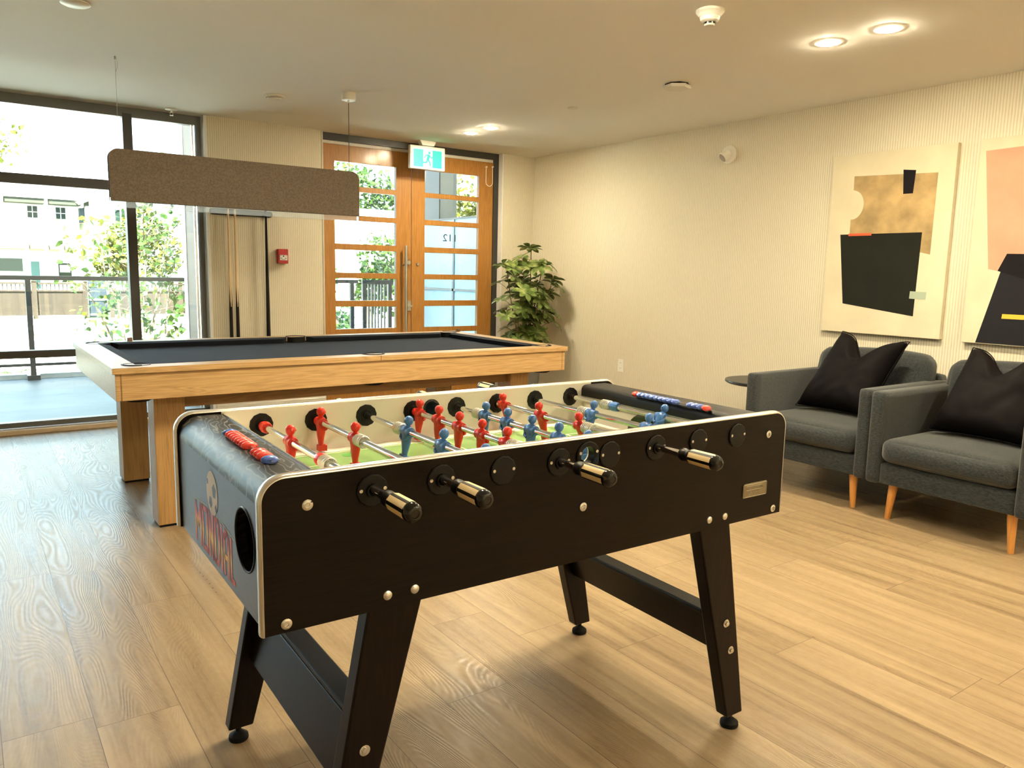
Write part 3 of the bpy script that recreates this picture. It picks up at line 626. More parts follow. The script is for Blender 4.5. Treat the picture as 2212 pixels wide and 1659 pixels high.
def spring_mesh(n=6, ln=.038):
    return MB().tube([(.0140*cos(2*pi*t/12), -ln/2+ln*t/(12*n), .0140*sin(2*pi*t/12)) for t in range(12*n+1)], .0017, 6).build('spring', 'spring')
def bumper_mesh(c):
    b = MB(); b.lathe([(.0085, -.016), (.0125, -.016), (.0145, -.010), (.0150, .004), (.0140, .012), (.0125, .016), (.0085, .016)], axis='y', n=10); return b.build('bumper', c, smooth=20)
def stop_mesh(): return MB().lathe([(.0082, -.004), (.0115, -.004), (.0115, .004), (.0082, .004)], axis='y', n=18).build('stop_collar', 'chrome')
Pr, Pb, Hd, Sp, Br, Bb, St = player(1, 'red'), player(-1, 'blue'), handle_mesh(), spring_mesh(), bumper_mesh('red'), bumper_mesh('blue'), stop_mesh()
# rod: (colour, player ys, bumper ys, springs/stops, handle side, grip start, tilt)
RODS = [('r', [.454], [.646, .256], [(.225, 's')], -1, .057, 0), ('r', [.645, .418], [], [(.384, 's')], -1, .053, 1), ('b', [.430, .251, .072], [], [(.472, 's')], 1, .077, 8), ('r', [.643, .531, .422, .311, .200], [], [(.165, 's')], -1, .058, 3),
        ('b', [.521, .412, .300, .188, .078], [], [(.556, 's'), (.035, 's')], 1, .10, 4), ('r', [.639, .455, .277], [], [(.243, 's')], -1, .078, -16), ('b', [.402, .177], [], [(.437, 's')], 1, .187, 14), ('b', [.268], [.465, .07], [(.502, 's')], 1, .08, 26)]
for i, (c, ps, bs, ss, hs, hy, tilt) in enumerate(RODS):
    x = RX[i]; ys = -hy-.08 if hs < 0 else .012; ye = FW-.012 if hs < 0 else FW+hy+.08
    ro = MB().cyl((0, ys, 0), (0, ye, 0), .0079, n=24).build('rod', 'chrome', ft, loc=(x, 0, RZ), rot=(0, radians(tilt), 0))
    for y in ps: copy(Pr if c == 'r' else Pb, ro, (0, y, 0))
    for y in bs: copy(Br if c == 'r' else Bb, ro, (0, y, 0))
    for y, _ in ss: copy(Sp, ro, (0, y, 0))
    if c == 'r' and i in (0, 1, 3, 5): copy(St, ro, (0, .672, 0))
    copy(Hd, ro, (0, -hy if hs < 0 else FW+hy, 0), (0, 0, 0 if hs < 0 else pi))
for o in (Pr, Pb, Hd, Sp, Br, Bb, St): bpy.data.objects.remove(o)
# ------------------------------------------------------------------ pool table
PL, PW = 2.5469, 1.3642
pt = thing('pool_table', 'light oak pool table with dark navy cloth and square legs', 'pool table', (.5121, 3.6818, 0), radians(.2476))
PZ = .7907
def rail(name, b): return MB().box(*b).build(name, 'oak', pt, smooth=0, bevel=.002)
rw = .112
def slabs():
    # top rail frame, with round bites where the pockets sit
    pk = [(.118, .118), (PL/2, .104), (PL-.118, .118), (.118, PW-.118), (PL/2, PW-.104), (PL-.118, PW-.118)]
    outer = [(0, 0), (PL/2-.001, 0), (PL/2-.001, rw), (0+rw, rw), (rw, PW-rw), (PL/2-.001, PW-rw), (PL/2-.001, PW), (0, PW)]
    MB().prism([outer], 'z', PZ-.027, PZ).build('rail_top', 'oak', pt, smooth=0, bevel=.0015)
    MB().prism([[(PL-x, y) for x, y in outer]], 'z', PZ-.027, PZ).build('rail_top', 'oak', pt, smooth=0, bevel=.0015)
    return pk
pk = slabs()
for nm, b in (('apron', (.036, PL-.036, .012, .032, .6434, PZ-.0272)), ('apron', (.036, PL-.036, PW-.032, PW-.012, .6434, PZ-.0272))): rail(nm, b)
for b in ((.012, .032, .012, PW-.012, .6434, PZ-.0272), (PL-.032, PL-.012, .012, PW-.012, .6434, PZ-.0272)): rail('apron', b)
for x in (.0325, PL-.036): 
    for y in (.0125, PW-.0325): MB().box(x, x+.0035, y, y+.019, .644, PZ-.028).build('corner_strip', 'oakd', pt, smooth=0)
MB().box(.10, PL-.10, .10, PW-.10, .70, .757).build('bed', 'cloth', pt, smooth=0)
def cush(p0, p1, nrm):
    p0, p1, n = Vector((*p0, 0)), Vector((*p1, 0)), Vector((*nrm, 0)); t = (p1-p0).normalized(); b = MB(); w = .05
    prof = [(-.006, .757), (-.006, PZ-.001), (0, PZ+.0015), (w*.6, PZ-.002), (w, PZ-.006), (w-.002, PZ-.012), (w*.75, .757)]
    R = []
    for P, s in ((p0, 1), (p1, -1)):
        R.append([b.v(*(P+n*q+t*s*(max(q, 0)*.8)+Vector((0, 0, z)))) for q, z in prof])
    b.skin(R); return b.build('cushion', 'cushion', pt, smooth=20)
for a, c, n in (((.175, rw), (PL/2-.062, rw), (0, 1)), ((PL/2+.062, rw), (PL-.175, rw), (0, 1)), ((.175, PW-rw), (PL/2-.062, PW-rw), (0, -1)), ((PL/2+.062, PW-rw), (PL-.175, PW-rw), (0, -1)), ((rw, .175), (rw, PW-.175), (1, 0)), ((PL-rw, .175), (PL-rw, PW-.175), (-1, 0))): cush(a, c, n)
for i, (x, y) in enumerate(pk):
    # pocket: black throat + liner, raised rubber collar on the rail side
    b = MB(); b.lathe([(.052, PZ-.001), (.056, PZ+.0015), (.060, PZ+.0012), (.061, PZ-.03), (.060, .632), (.045, .624), (0, .623), (0, .628), (.045, .63), (.052, .64)], (x, y, 0), 'z', 28)
    o = b.build('pocket', 'rubber', pt)
    a0 = {0: 180, 1: 180, 2: 270, 3: 90, 4: 0, 5: 0}[i]; a0 -= 20 if i in (0, 2, 3, 5) else 0; sp = 130 if i in (0, 2, 3, 5) else 180
    if i in (0, 2, 3, 5): a0 = {0: 170, 2: 260, 3: 80, 5: -10}[i]; sp = 110
    MB().tube([(x+.0625*cos(radians(a0+sp*k/20)), y+.0625*sin(radians(a0+sp*k/20)), PZ+.001) for k in range(21)], .0045, 8, flat=.5).build('pocket_collar', 'black', o)
for x in (.187, PL-.324):
    for y in (.152, PW-.292):
        o = MB().box(x, x+.137, y, y+.14, .012, .70).build('leg', 'oakz', pt, smooth=0, bevel=.002)
        MB().box(x+.006, x+.131, y+.006, y+.134, 0, .0125).build('foot_pad', 'rubber', o, smooth=0)
for y in (.20, PW-.24): MB().box(.30, PL-.30, y, y+.04, .566, .6433).build('under_beam', 'oakd', pt, smooth=0)
for x in (.235, PL-.275): MB().box(x, x+.04, .29, PW-.29, .566, .6433).build('under_beam', 'oakd', pt, smooth=0)
MB().box(.05, PL-.05, .05, PW-.05, .6435, .66).build('underside', 'oakd', pt, smooth=0)
MB().lathe([(0, .7572), (.011, .7574), (.011, .7572)], (1.65, .35, 0), 'z', 14).build('spot_sticker', 'white', pt)
def chalk(x, y, rz, label):
    t = thing('chalk_cube', label, 'chalk', (x, y, PZ), rz, 'chalk cubes on the pool table rail')
    MB().box(-.0115, .0115, -.0115, .0115, 0, .019).build('wrapper', 'brown', t, smooth=0, bevel=.001); MB().lathe([(.0115, .019), (.0115, .021), (.006, .0195), (0, .019)], n=12).build('chalk_face', 'oakd', t)
chalk(.5121+.285, 3.6818+PW-.05, .2, 'small brown chalk cube on the far rail of the pool table, at its left end')
chalk(.5121+2.52, 3.6818+PW-.09, .5, 'small wooden chalk cube on the pool table rail, at its far right corner')
# ------------------------------------------------------------------ pendant lamp over the pool table
lp = thing('pendant_lamp', 'long brown felt pendant lamp with a clear acrylic lower edge over the pool table', 'pendant lamp', (1.505, 5.05, 1.60))
x0, x1, zt, r = -.766, .766, .292, .052
MB().prism([[(x0, 0), (x1, 0)]+arc(x1-r, zt-r, r, 0, 90, 10)+arc(x0+r, zt-r, r, 90, 180, 10)], 'y', -.030, -.018).build('felt_panel', 'felt', lp, smooth=0, bevel=.002)
MB().prism([[(x0, 0), (x1, 0)]+arc(x1-r, zt-r, r, 0, 90, 10)+arc(x0+r, zt-r, r, 90, 180, 10)], 'y', .018, .030).build('felt_panel', 'felt', lp, smooth=0, bevel=.002)
MB().prism([[(x0+.004, .02), (x1-.004, .02)]+arc(x1-.004-r, zt-.006-r, r, 0, 90, 10)+arc(x0+.004+r, zt-.006-r, r, 90, 180, 10)], 'y', -.0175, .0175).build('core', 'felt', lp, smooth=0)
MB().box(x0+.001, x1-.001, -.017, .017, -.037, .018).build('acrylic_diffuser', 'acry', lp, smooth=0, bevel=.001)
MB().cyl((.705, 0, .29), (.705, 0, H-1.60-.04), .0022, n=8).build('cable', 'wire', lp)
MB().lathe([(0, -.048), (.044, -.048), (.047, -.045), (.047, 0), (0, 0)], (.705, 0, H-1.60), n=32).build('canopy', 'pwhite', lp)
MB().cyl((.705, 0, H-1.60-.062), (.705, 0, H-1.60-.046), .006, n=12).build('cable_gland', 'pwhite', lp)
MB().cyl((-.708, 0, .29), (-.700, .02, H-1.60-.012), .0011, n=6).build('suspension_wire', 'wirel', lp)
MB().cyl((-.700, .02, H-1.60-.018), (-.700, .02, H-1.60), .005, n=10).build('wire_anchor', 'wirel', lp)
MB().tube([(-.700, .02, H-1.60-.012), (-.688, .02, H-1.60-.03), (-.690, .02, H-1.60-.055), (-.700, .02, H-1.60-.085)], .001, 5).build('wire_loop', 'wirel', lp)
# ------------------------------------------------------------------ things on the back wall
cr = thing('cue_rack', 'black wall cue rack with rounded top bar between window and doors', 'cue rack', (1.907, YB, 0))
def rb(z0, z1, nm, d): MB().prism([arc(.25-.022, z1-.022, .022, 0, 90, 5)+arc(-.25+.022, z1-.022, .022, 90, 180, 5)+arc(-.25+.022, z0+.022, .022, 180, 270, 5)+arc(.25-.022, z0+.022, .022, 270, 360, 5)], 'y', -d, -.0).build(nm, 'black', cr, smooth=0, bevel=.003)
rb(1.648, 1.695, 'top_bar', .028); rb(.30, .35, 'bottom_shelf', .08)
def cue(x, label, blackall=False):
    t = thing('pool_cue', label, 'pool cue', (x, YB-.052, .351), 0, None if blackall else 'light maple cues in the wall rack')
    if blackall:
        MB().lathe([(0, 0), (.0185, .001), (.0185, .03), (.0155, .45), (.0095, 1.20), (.0078, 1.44), (0, 1.441)], n=16).build('shaft', 'black', t)
    else:
        MB().lathe([(0, 0), (.0150, .001), (.0150, .03), (.0135, .565), (.0133, .5651)], n=16).build('butt', 'black', t)
        MB().lathe([(.0132, .565), (.0072, 1.42), (0, 1.421)], n=16).build('shaft', 'maple', t)
        b = MB()
        for k in range(4):
            a = pi/4+k*pi/2
            P = [Vector((.0136*cos(a+q), .0136*sin(a+q), .560)) for q in (-.62, -.3, 0, .3, .62)]; tp = Vector((.0124*cos(a), .0124*sin(a), .735))
            V = [b.v(p) for p in P]; T = b.v(tp)
            for i in range(4): b.f([V[i], V[i+1], T])
        b.build('point', 'black', t, smooth=0)
cue(1.789, 'light maple pool cue with black butt, nearer the window'); cue(1.842, 'light maple pool cue with black butt, second from the window'); cue(2.092, 'all black pool cue standing at the right end of the cue rack', True)
fa = thing('fire_alarm', 'red fire alarm pull station on the ribbed wall left of the doors', 'fire alarm', (2.232, YB, 1.334))
MB().box(-.043, .043, -.048, 0, -.060, .060).build('housing', 'redbox', fa, smooth=0, bevel=.004)
o = MB().box(-.031, .034, -.0535, -.048, -.034, .010).build('pull_bar', 'white', fa, smooth=0, bevel=.002)
b = MB(); b.prism([[(0, -.006), (.009, .001), (0, .008), (-.009, .001)]], 'y', -.0545, -.0534).box(-.026, -.010, -.0545, -.0534, -.018, -.013).box(.010, .026, -.0545, -.0534, -.018, -.013).box(-.018, .018, -.0545, -.0534, -.029, -.026).box(-.026, -.016, -.0545, -.0534, .001, .004).box(.016, .027, -.0545, -.0534, .001, .004)
b.build('printed_marks', 'pblack', o, smooth=0)
ex = thing('exit_sign', 'green and white running person exit sign hanging from ceiling by the doors', 'exit sign', (3.552, 6.385, 2.152))
MB().box(-.181, .181, -.022, .022, 0, .206).build('housing', 'pwhite', ex, smooth=0, bevel=.008, seg=3)
MB().prism([[(-.06, .21), (.06, .21), (.085, .2535), (-.085, .2535)]], 'y', -.03, .03).build('ceiling_mount', 'pwhite', ex, smooth=0, bevel=.002)
f_ = MB().box(-.155, .150, -.0235, -.0218, .012, .180).build('backlit_border', 'wexit', ex, smooth=0)
MB().box(-.148, .143, -.0245, -.0233, .019, .173).build('green_panel', 'gexit', f_, smooth=0)
MB().prism([[(-.050, .019), (.045, .019), (.045, .172), (-.050, .172)]], 'y', -.0255, -.0243).build('doorway_symbol', 'wexit', f_, smooth=0)
b = MB()
def stroke(pts, wd):
    for (xa, za), (xb, zb) in zip(pts, pts[1:]):
        A, B = Vector((xa, -.0262, za)), Vector((xb, -.0262, zb)); d_ = (B-A).normalized(); n_ = Vector((-d_.z, 0, d_.x))*wd/2; A = A-d_*wd*.3; B = B+d_*wd*.3
        b.f([b.v(A+n_), b.v(B+n_), b.v(B-n_), b.v(A-n_)])
b.prism([circ(.013, .149, .0125, 20)], 'y', -.0266, -.0256)
stroke([(.008, .126), (-.004, .090)], .027); stroke([(-.002, .092), (.016, .066), (.024, .034)], .014); stroke([(-.004, .090), (-.018, .062), (-.052, .060)], .014); stroke([(.012, .126), (.032, .104), (.050, .114)], .010); stroke([(.004, .130), (-.024, .124), (-.038, .102)], .010)
b.build('running_person_symbol', 'gexit', f_, smooth=0)
MB().lathe([(.004, 0), (.003, .002), (0, .0025)], (-.168, -.022, .135), '-y', 10).build('indicator_light', 'led', ex)
# ------------------------------------------------------------------ ceiling fittings
sd = thing('smoke_detector', 'cream domed smoke detector on the ceiling left of the lit downlights', 'smoke detector', (2.792, 2.458, H))
MB().lathe([(.062, 0), (.062, -.010), (.048, -.026), (.0475, -.028), (.045, -.0285), (.040, -.045), (.028, -.052)], n=36).build('base', 'pwhite', sd)
b = MB().lathe([(.0279, -.052), (.024, -.052), (.024, -.062), (.023, -.0625), (.020, -.066), (0, -.067)], n=24); b.build('cap', 'pwhite', sd)
b = MB()
for k in range(8):
    a = 2*pi*k/8
    V = [b.v((.0258)*cos(a+q), (.0258)*sin(a+q), z) for z in (-.060, -.053) for q in (-.28, 0, .28)]
    b.f([V[0], V[1], V[4], V[3]]); b.f([V[1], V[2], V[5], V[4]])
b.build('vent_slots', 'black', sd, smooth=0)
hx = thing('ceiling_sounder', 'white octagonal ceiling plate with a dark gap above its edge', 'ceiling device', (3.68, 3.472, H))
MB().lathe([(0, 0), (.075, 0), (.075, -.010), (0, -.010)], n=8, ph=.2).build('back_box', 'black', hx, smooth=0)
MB().lathe([(0, -.0095), (.084, -.0095), (.088, -.024), (.080, -.028), (0, -.030)], n=6, ph=.35).build('cover', 'pwhite', hx, smooth=0)
sp = tag(MB().lathe([(.034, 0), (.036, -.004), (.034, -.007), (0, -.007)], (3.635, 4.42, H), n=32).build('sprinkler_cover', 'pwhite'), 'flat round white sprinkler cover flush on the ceiling mid-room', 'sprinkler cover')
vt = thing('ceiling_vent', 'round white ceiling air vent near the window and pendant lamp', 'ceiling vent', (1.848, 5.475, H))
MB().lathe([(.072, 0), (.074, -.006), (.066, -.012), (.052, -.014), (.048, -.004), (0, -.004)], n=40).build('outer_ring', 'pwhite', vt)
MB().lathe([(.046, -.016), (.044, -.022), (0, -.024)], n=36).build('centre_disc', 'pwhite', vt); MB().cyl((0, 0, 0), (0, 0, -.02), .01).build('stem', 'pwhite', vt)
sk = thing('fire_sprinkler', 'white pendant fire sprinkler on the ceiling right by the window head', 'sprinkler', (1.390, 6.44, H))
MB().lathe([(.047, 0), (.045, -.006), (.030, -.010), (.012, -.012), (0, -.012)], n=32).build('escutcheon', 'pwhite', sk)
MB().cyl((0, 0, -.01), (0, 0, -.026), .008, n=12).tube([(-.009, 0, -.024), (-.011, 0, -.036), (-.003, 0, -.046)], .002, 5).tube([(.009, 0, -.024), (.011, 0, -.036), (.003, 0, -.046)], .002, 5).lathe([(0, -.046), (.014, -.047), (.014, -.0485), (0, -.0485)], n=16).build('head', 'pwhite', sk)
cv = tag(MB().lathe([(.060, 0), (.062, -.006), (.05, -.012), (0, -.014)], (.512, 4.185, H), n=32).build('ceiling_cover', 'pwhite'), 'white round ceiling fitting cut by the top edge at upper left', 'ceiling device')
# ------------------------------------------------------------------ right wall
el = thing('emergency_light', 'white round emergency spotlight on the ribbed wall right of the doors', 'emergency light', (XR, 4.030, 2.168))
MB().lathe([(.068, 0), (.066, -.014), (.050, -.022), (0, -.024)], axis='x', n=36).build('base_plate', 'pwhite', el)
dv = Vector((-.62, .30, -.55)).normalized(); a_ = Vector((-.03, 0, .0))
MB().cyl(a_+dv*-.02, a_+dv*.045, .030, .040, 24).build('lamp_head', 'pwhite', el)
MB().cyl(a_+dv*.0452, a_+dv*.048, .035, .033, 24).build('lens', mat('grey_lens', (.34, .29, .26), .25), el)
ot = thing('wall_outlet', 'white wall outlet plate low on the ribbed right wall', 'outlet', (XR, 5.128, .420))
MB().box(-.006, 0, -.036, .036, -.058, .058).build('cover_plate', 'pwhite', ot, smooth=0, bevel=.002)
for z in (-.024, .024):
    s_ = MB().box(-.008, -.006, -.017, .017, z-.014, z+.014).build('socket', 'pwhite', ot, smooth=0, bevel=.001)
    for y in (-.006, .006): MB().box(-.0085, -.0079, y-.001, y+.001, z-.003, z+.006).build('slot', 'black', s_, smooth=0)
# ------------------------------------------------------------------ canvases
def canvas(label, cy_, wd, z0, z1, shapes):
    t = thing('canvas_painting', label, 'painting', (XR, cy_, 0), 0, 'abstract canvases above the armchairs')
    MB().box(-.040, -.004, -wd/2, wd/2, z0, z1).build('stretched_canvas', 'canvas', t, smooth=0, bevel=.002)
    for i, (nm, m_, pts) in enumerate(shapes):
        x = -.0404-.0004*i; b = MB(); b.prism([[(y-cy_, z) for y, z in pts]], 'x', x-.0002, x+.0001); bmesh.ops.recalc_face_normals(b.b, faces=b.b.faces); b.b.normal_update(); bmesh.ops.triangulate(b.b, faces=[f for f in b.b.faces if len(f.verts) > 4], ngon_method='EAR_CLIP'); b.build(nm, m_, t, smooth=0)
notch = [(2.957-.0, 1.911), (2.4165, 1.888), (2.419, 1.40), (2.9585, 1.52), (2.960, 1.632)]+[(2.955-.078*sin(t), 1.725-.094*cos(t)) for t in [pi*k/16 for k in range(1, 16)]]+[(2.955, 1.822)]
canvas('large cream canvas with tan block above black block, above the left armchair', 2.716, .800, .889, 2.052, [('tan_shape', 'tan', notch), ('charcoal_shape', 'charcoal', [(3.025, 1.536), (2.480, 1.536), (2.488, 1.020), (2.969, 1.080)]),
    ('black_tab', 'navy', [(2.632, 1.924), (2.552, 1.914), (2.559, 1.775), (2.620, 1.775)]), ('orange_dash', 'orange', [(2.966, 1.541), (2.806, 1.541), (2.806, 1.525), (2.966, 1.525)]), ('sage_tab', 'sage', [(2.520, 1.175), (2.418, 1.172), (2.420, 1.126), (2.522, 1.129)])])
canvas('large cream canvas with pink block above black block, cut by the right edge', 1.795, .786, .885, 2.050, [('pink_shape', 'pink', [(2.159, 1.984), (1.50, 2.000), (1.52, 1.20), (2.081, 1.315)]),
    ('slate_shape', 'char2', [(1.990, 1.402), (1.56, 1.392), (1.50, .889), (2.109, .889)]), ('slate_overlap', 'navy', [(1.990, 1.402), (1.56, 1.392), (1.548, 1.245), (1.891, 1.262), (2.030, 1.305)]), ('yellow_bar', 'yellow', [(1.980, 1.062), (1.62, 1.062), (1.62, 1.036), (1.982, 1.036)])])
# ------------------------------------------------------------------ armchairs
def armchair(loc, rz, label):
    t = thing('armchair', label, 'armchair', loc, rz, 'charcoal armchairs')       # local: front at x=0, back at x=+.86, y 0..-.80
    w_ = .798; A = .076
    rr = lambda nm, b_, r_=.02: MB().soft(((b_[0]+b_[1])/2, (b_[2]+b_[3])/2, (b_[4]+b_[5])/2), (b_[1]-b_[0], b_[3]-b_[2], b_[5]-b_[4]), r_, 6).build(nm, 'armf', t, smooth=60)
    for nm, ya, yb in (('arm', -A, 0), ('arm', -w_, -w_+A)): rr(nm, (0, .83, ya, yb, .185, .668), .020)
    rr('seat_base', (.018, .80, -w_+A-.004, -A+.004, .188, .298), .012)
    rr('back_frame', (.755, .862, -w_+.02, -.02, .19, .70), .03)
    MB().soft((.34, -w_/2, .368), (.70, w_-2*A-.006, .125), .042, 9, .020).build('seat_cushion', 'armf', t, smooth=60)
    def lean(q, p):
        return Vector((q.x+.20*(q.z+.2), q.y, q.z+.004*sin(9*q.y+3)*max(0, p[2])))
    MB().soft((.655, -w_/2+.0, .615), (.150, w_-2*A+.055, .385), .060, 10, .018, lean).build('back_cushion', 'armf', t, smooth=60)
    for x, y, dx, dy in ((.075, -.125, -.01, .015), (.075, -w_+.125-.02, -.01, -.015), (.72, -.11, .03, .02), (.72, -w_+.11, .03, -.02)):
        MB().skin_legs(x, y, dx, dy).build('leg', 'leg', t)
def skin_legs(s, x, y, dx, dy): return s.cyl((x+dx, y+dy, 0), (x, y, .192), .0135, .0235, 20)
MB.skin_legs = skin_legs
armchair((3.86, 2.957, 0), 0, 'charcoal tweed armchair with wooden legs beside the round side table')
armchair((3.835, 2.150, 0), radians(-1.5), 'charcoal tweed armchair nearest the viewer, cut by the right edge')
def throw(label, BL, BR, TL, TR, vd, seed):
    t = tag(bpy.data.objects.new('tmp', None), '', '')
    bpy.data.objects.remove(t)
    BL, BR, TL, TR = map(Vector, (BL, BR, TL, TR)); nrm = (BR-BL).cross(TL-BL).normalized(); n = 26; b = MB(); off = Vector((seed*3.1, seed*1.7, 0))
    if nrm.x > 0: nrm = -nrm
    def P(i, j, s):
        u, v = -1+2*i/n, -1+2*j/n
        # ears: edges pull in between corners; the chop sinks the middle of the top
        uu = u*(1-.07*(1-v*v)); vv = v*(1-.05*(1-u*u))
        dent = vd*math.exp(-((u-.05)/.42)**2)*max(0, (v+.25)/1.25)**1.6
        q = BL.lerp(BR, (uu+1)/2).lerp(TL.lerp(TR, (uu+1)/2), (vv+1)/2); up_ = ((TL+TR)/2-(BL+BR)/2).normalized()
        q = q-up_*dent
        th = .105*((1-u**4)*(1-v**4))**.55*(1+.12*mnoise.noise(Vector((u*2, v*2, seed))))
        th *= 1-.45*math.exp(-((u-.05)/.25)**2)*max(0, v)**1.5
        fold = .012*sin(7*(v*.9-abs(u-.05)*1.3))*max(0, v+.2)*math.exp(-((u-.05)/.5)**2)+.008*mnoise.noise(Vector((u*4, v*4, seed+s*3)))
        return q+nrm*(s*th+fold*(1 if s > 0 else .3)*(1-u**8)*(1-v**8))
    G = {}
    for s in (1, -1):
        for i in range(n+1):
            for j in range(n+1):
                edge = i in (0, n) or j in (0, n)
                if edge and s == -1: G[(i, j, s)] = G[(i, j, 1)]
                else: G[(i, j, s)] = b.v(P(i, j, 0 if edge else s))
        for i in range(n):
            for j in range(n):
                q = [G[(i, j, s)], G[(i+1, j, s)], G[(i+1, j+1, s)], G[(i, j+1, s)]]; b.f(q if s > 0 else q[::-1])
    ring = [(i, 0) for i in range(n)]+[(n, j) for j in range(n)]+[(n-i, n) for i in range(n)]+[(0, n-j) for j in range(n)]
    pp = [G[(i, j, 1)].co.copy() for i, j in ring]
    o = b.build('throw_cushion', 'velvet', smooth=80); sub = o.modifiers.new('smooth', 'SUBSURF'); sub.levels = sub.render_levels = 1
    tag(o, label, 'cushion', 'black velvet cushions on the armchairs')
    MB().tube(pp, .003, 6, True).build('piping', 'velvet', o)
throw('black velvet cushion with two peaks on the armchair beside the side table', (4.17, 2.815, .462), (4.20, 2.37, .455), (4.40, 2.680, .925), (4.42, 2.275, .893), .145, 1)
throw('black velvet cushion on the nearest armchair at the right edge', (4.12, 1.985, .462), (4.14, 1.50, .455), (4.36, 1.905, .895), (4.38, 1.525, .89), .125, 2)
stb = thing('side_table', 'round black side table behind the left armchair', 'side table', (4.50, 3.30, 0))
MB().lathe([(0, .536), (.258, .536), (.260, .533), (.260, .522), (.245, .512), (0, .512)], n=56).build('table_top', 'tabletop', stb)
MB().cyl((0, 0, .02), (0, 0, .512), .018, n=20).build('pole', 'tabletop', stb); MB().lathe([(0, 0), (.16, 0), (.16, .01), (.02, .02), (0, .02)], n=40).build('base', 'tabletop', stb)
# ------------------------------------------------------------------ potted umbrella plant
random.seed(11)
pp_ = thing('potted_umbrella_plant', 'leafy potted umbrella plant in the corner right of the doors', 'plant', (4.47, 6.05, 0))
MB().lathe([(0, 0), (.12, 0), (.15, .30), (.155, .31), (.140, .31), (.135, .28), (0, .28)], n=36).build('pot', 'pot', pp_)
MB().lathe([(0, .275), (.134, .281), (0, .281)], n=24).build('potting_soil', 'soil', pp_)
stems, tips = MB(), []
def leaflet(b, o, d, upv, ln, wd):
    d = d.normalized(); s_ = d.cross(upv).normalized(); u_ = s_.cross(d).normalized()
    prof = [(0, .02), (.18, .35), (.42, .85), (.66, 1), (.86, .72), (1, .0)]
    prev = None
    for t_, w_ in prof:
        c = o+d*ln*t_-u_*ln*.28*t_*t_; w = wd*w_*.5
        cur = (b.v(c+s_*w+u_*w*.25), b.v(c), b.v(c-s_*w+u_*w*.25))
        if prev:
            b.f([prev[0], prev[1], cur[1], cur[0]]); b.f([prev[1], prev[2], cur[2], cur[1]])
        prev = cur
bl = MB()
def whorl(base_, o, axis):
    axis = axis.normalized(); a = axis.orthogonal().normalized(); c = axis.cross(a); n = random.choice((6, 7, 7, 8)); ln = random.uniform(.095, .135); ph = random.uniform(0, 6)
    stems.tube([base_, base_.lerp(o, .5)+Vector((0, 0, .01)), o], .0022, 5)
    for k in range(n):
        t = ph+2*pi*k/n; d = a*cos(t)+c*sin(t)+axis*random.uniform(.15, .45); leaflet(bl, o, d, axis, ln*random.uniform(.8, 1.1), ln*.44)
for (bx, by, tx, ty, tz) in ((-.03, .02, .10, -.12, 1.30), (.02, .0, .06, .02, 1.44), (.0, -.04, -.22, .02, 1.26), (.04, -.03, .16, -.18, 1.12), (-.05, .03, -.18, -.16, 1.02), (.0, .05, .0, .12, 1.20), (.03, .0, -.02, -.22, .98)):
    A = Vector((bx, by, .28)); B = Vector((tx, ty, tz)); mid = A.lerp(B, .5)+Vector((random.uniform(-.05, .05), random.uniform(-.05, .05), 0))
    curve = [A.lerp(mid, k/4).lerp(mid.lerp(B, k/4), k/4) for k in range(5)]; stems.tube(curve, [.008, .007, .006, .005, .004], 7)
    for k in range(11):
        s_ = .30+.70*k/10; P = A.lerp(mid, s_).lerp(mid.lerp(B, s_), s_)
        az = random.uniform(0, 2*pi); rr = random.uniform(.05, .15)*(1.1-.3*s_); O = P+Vector((rr*cos(az), rr*sin(az), random.uniform(.02, .10)))
        O.x = min(O.x, .33); ax = Vector((cos(az)*.6, sin(az)*.6-.25, .9)); 
        if O.z < .45: continue
        whorl(P, O, ax)
    whorl(B, B+Vector((0, 0, .03)), Vector((.1, -.2, 1)))
for v in bl.b.verts: v.co.x = min(v.co.x, .398)
stems.build('stems', 'stem', pp_); bl.build('foliage', 'leaf', pp_, smooth=60)
# ================================================================== outside
struct(MB().box(XL-3, 9, 6.78, 9.93, -.12, -.03).build('patio', bricks('patio_slabs', (.068, .082, .090), (.080, .094, .102), (.03, .036, .04), 1.20, .60, .004, 'xy', .55, 0), smooth=0))
struct(box('patio_kerb', (XL-3, 9, 9.93, 10.10, -.9, .02), mat('kerb_concrete', (.55, .56, .53), .8, var=.1)))
struct(box('planting_bed', (XL-8, 12, 10.10, 13.4, -.9, -.12), mat('bed_soil', (.34, .33, .28), .95, var=.4)))
struct(box('street', (-40, 70, 13.4, 30, -1.26, -1.16), mat('asphalt', (.42, .44, .45), .85, var=.08, vscale=2)))
struct(box('verge', (-40, 70, 30, 34.2, -1.3, -1.10), mat('leafy_verge', (.070, .058, .036), .95, var=.45, vscale=4)))
struct(box('pavement', (-40, 70, 34.2, 36.3, -1.3, -1.09), mat('pavement_concrete', (.10, .105, .103), .85, var=.06)))
struct(box('garden_ground', (-40, 90, 36.3, 110, -1.3, -1.08), mat('garden_grass', (.06, .08, .03), .95, var=.3)))
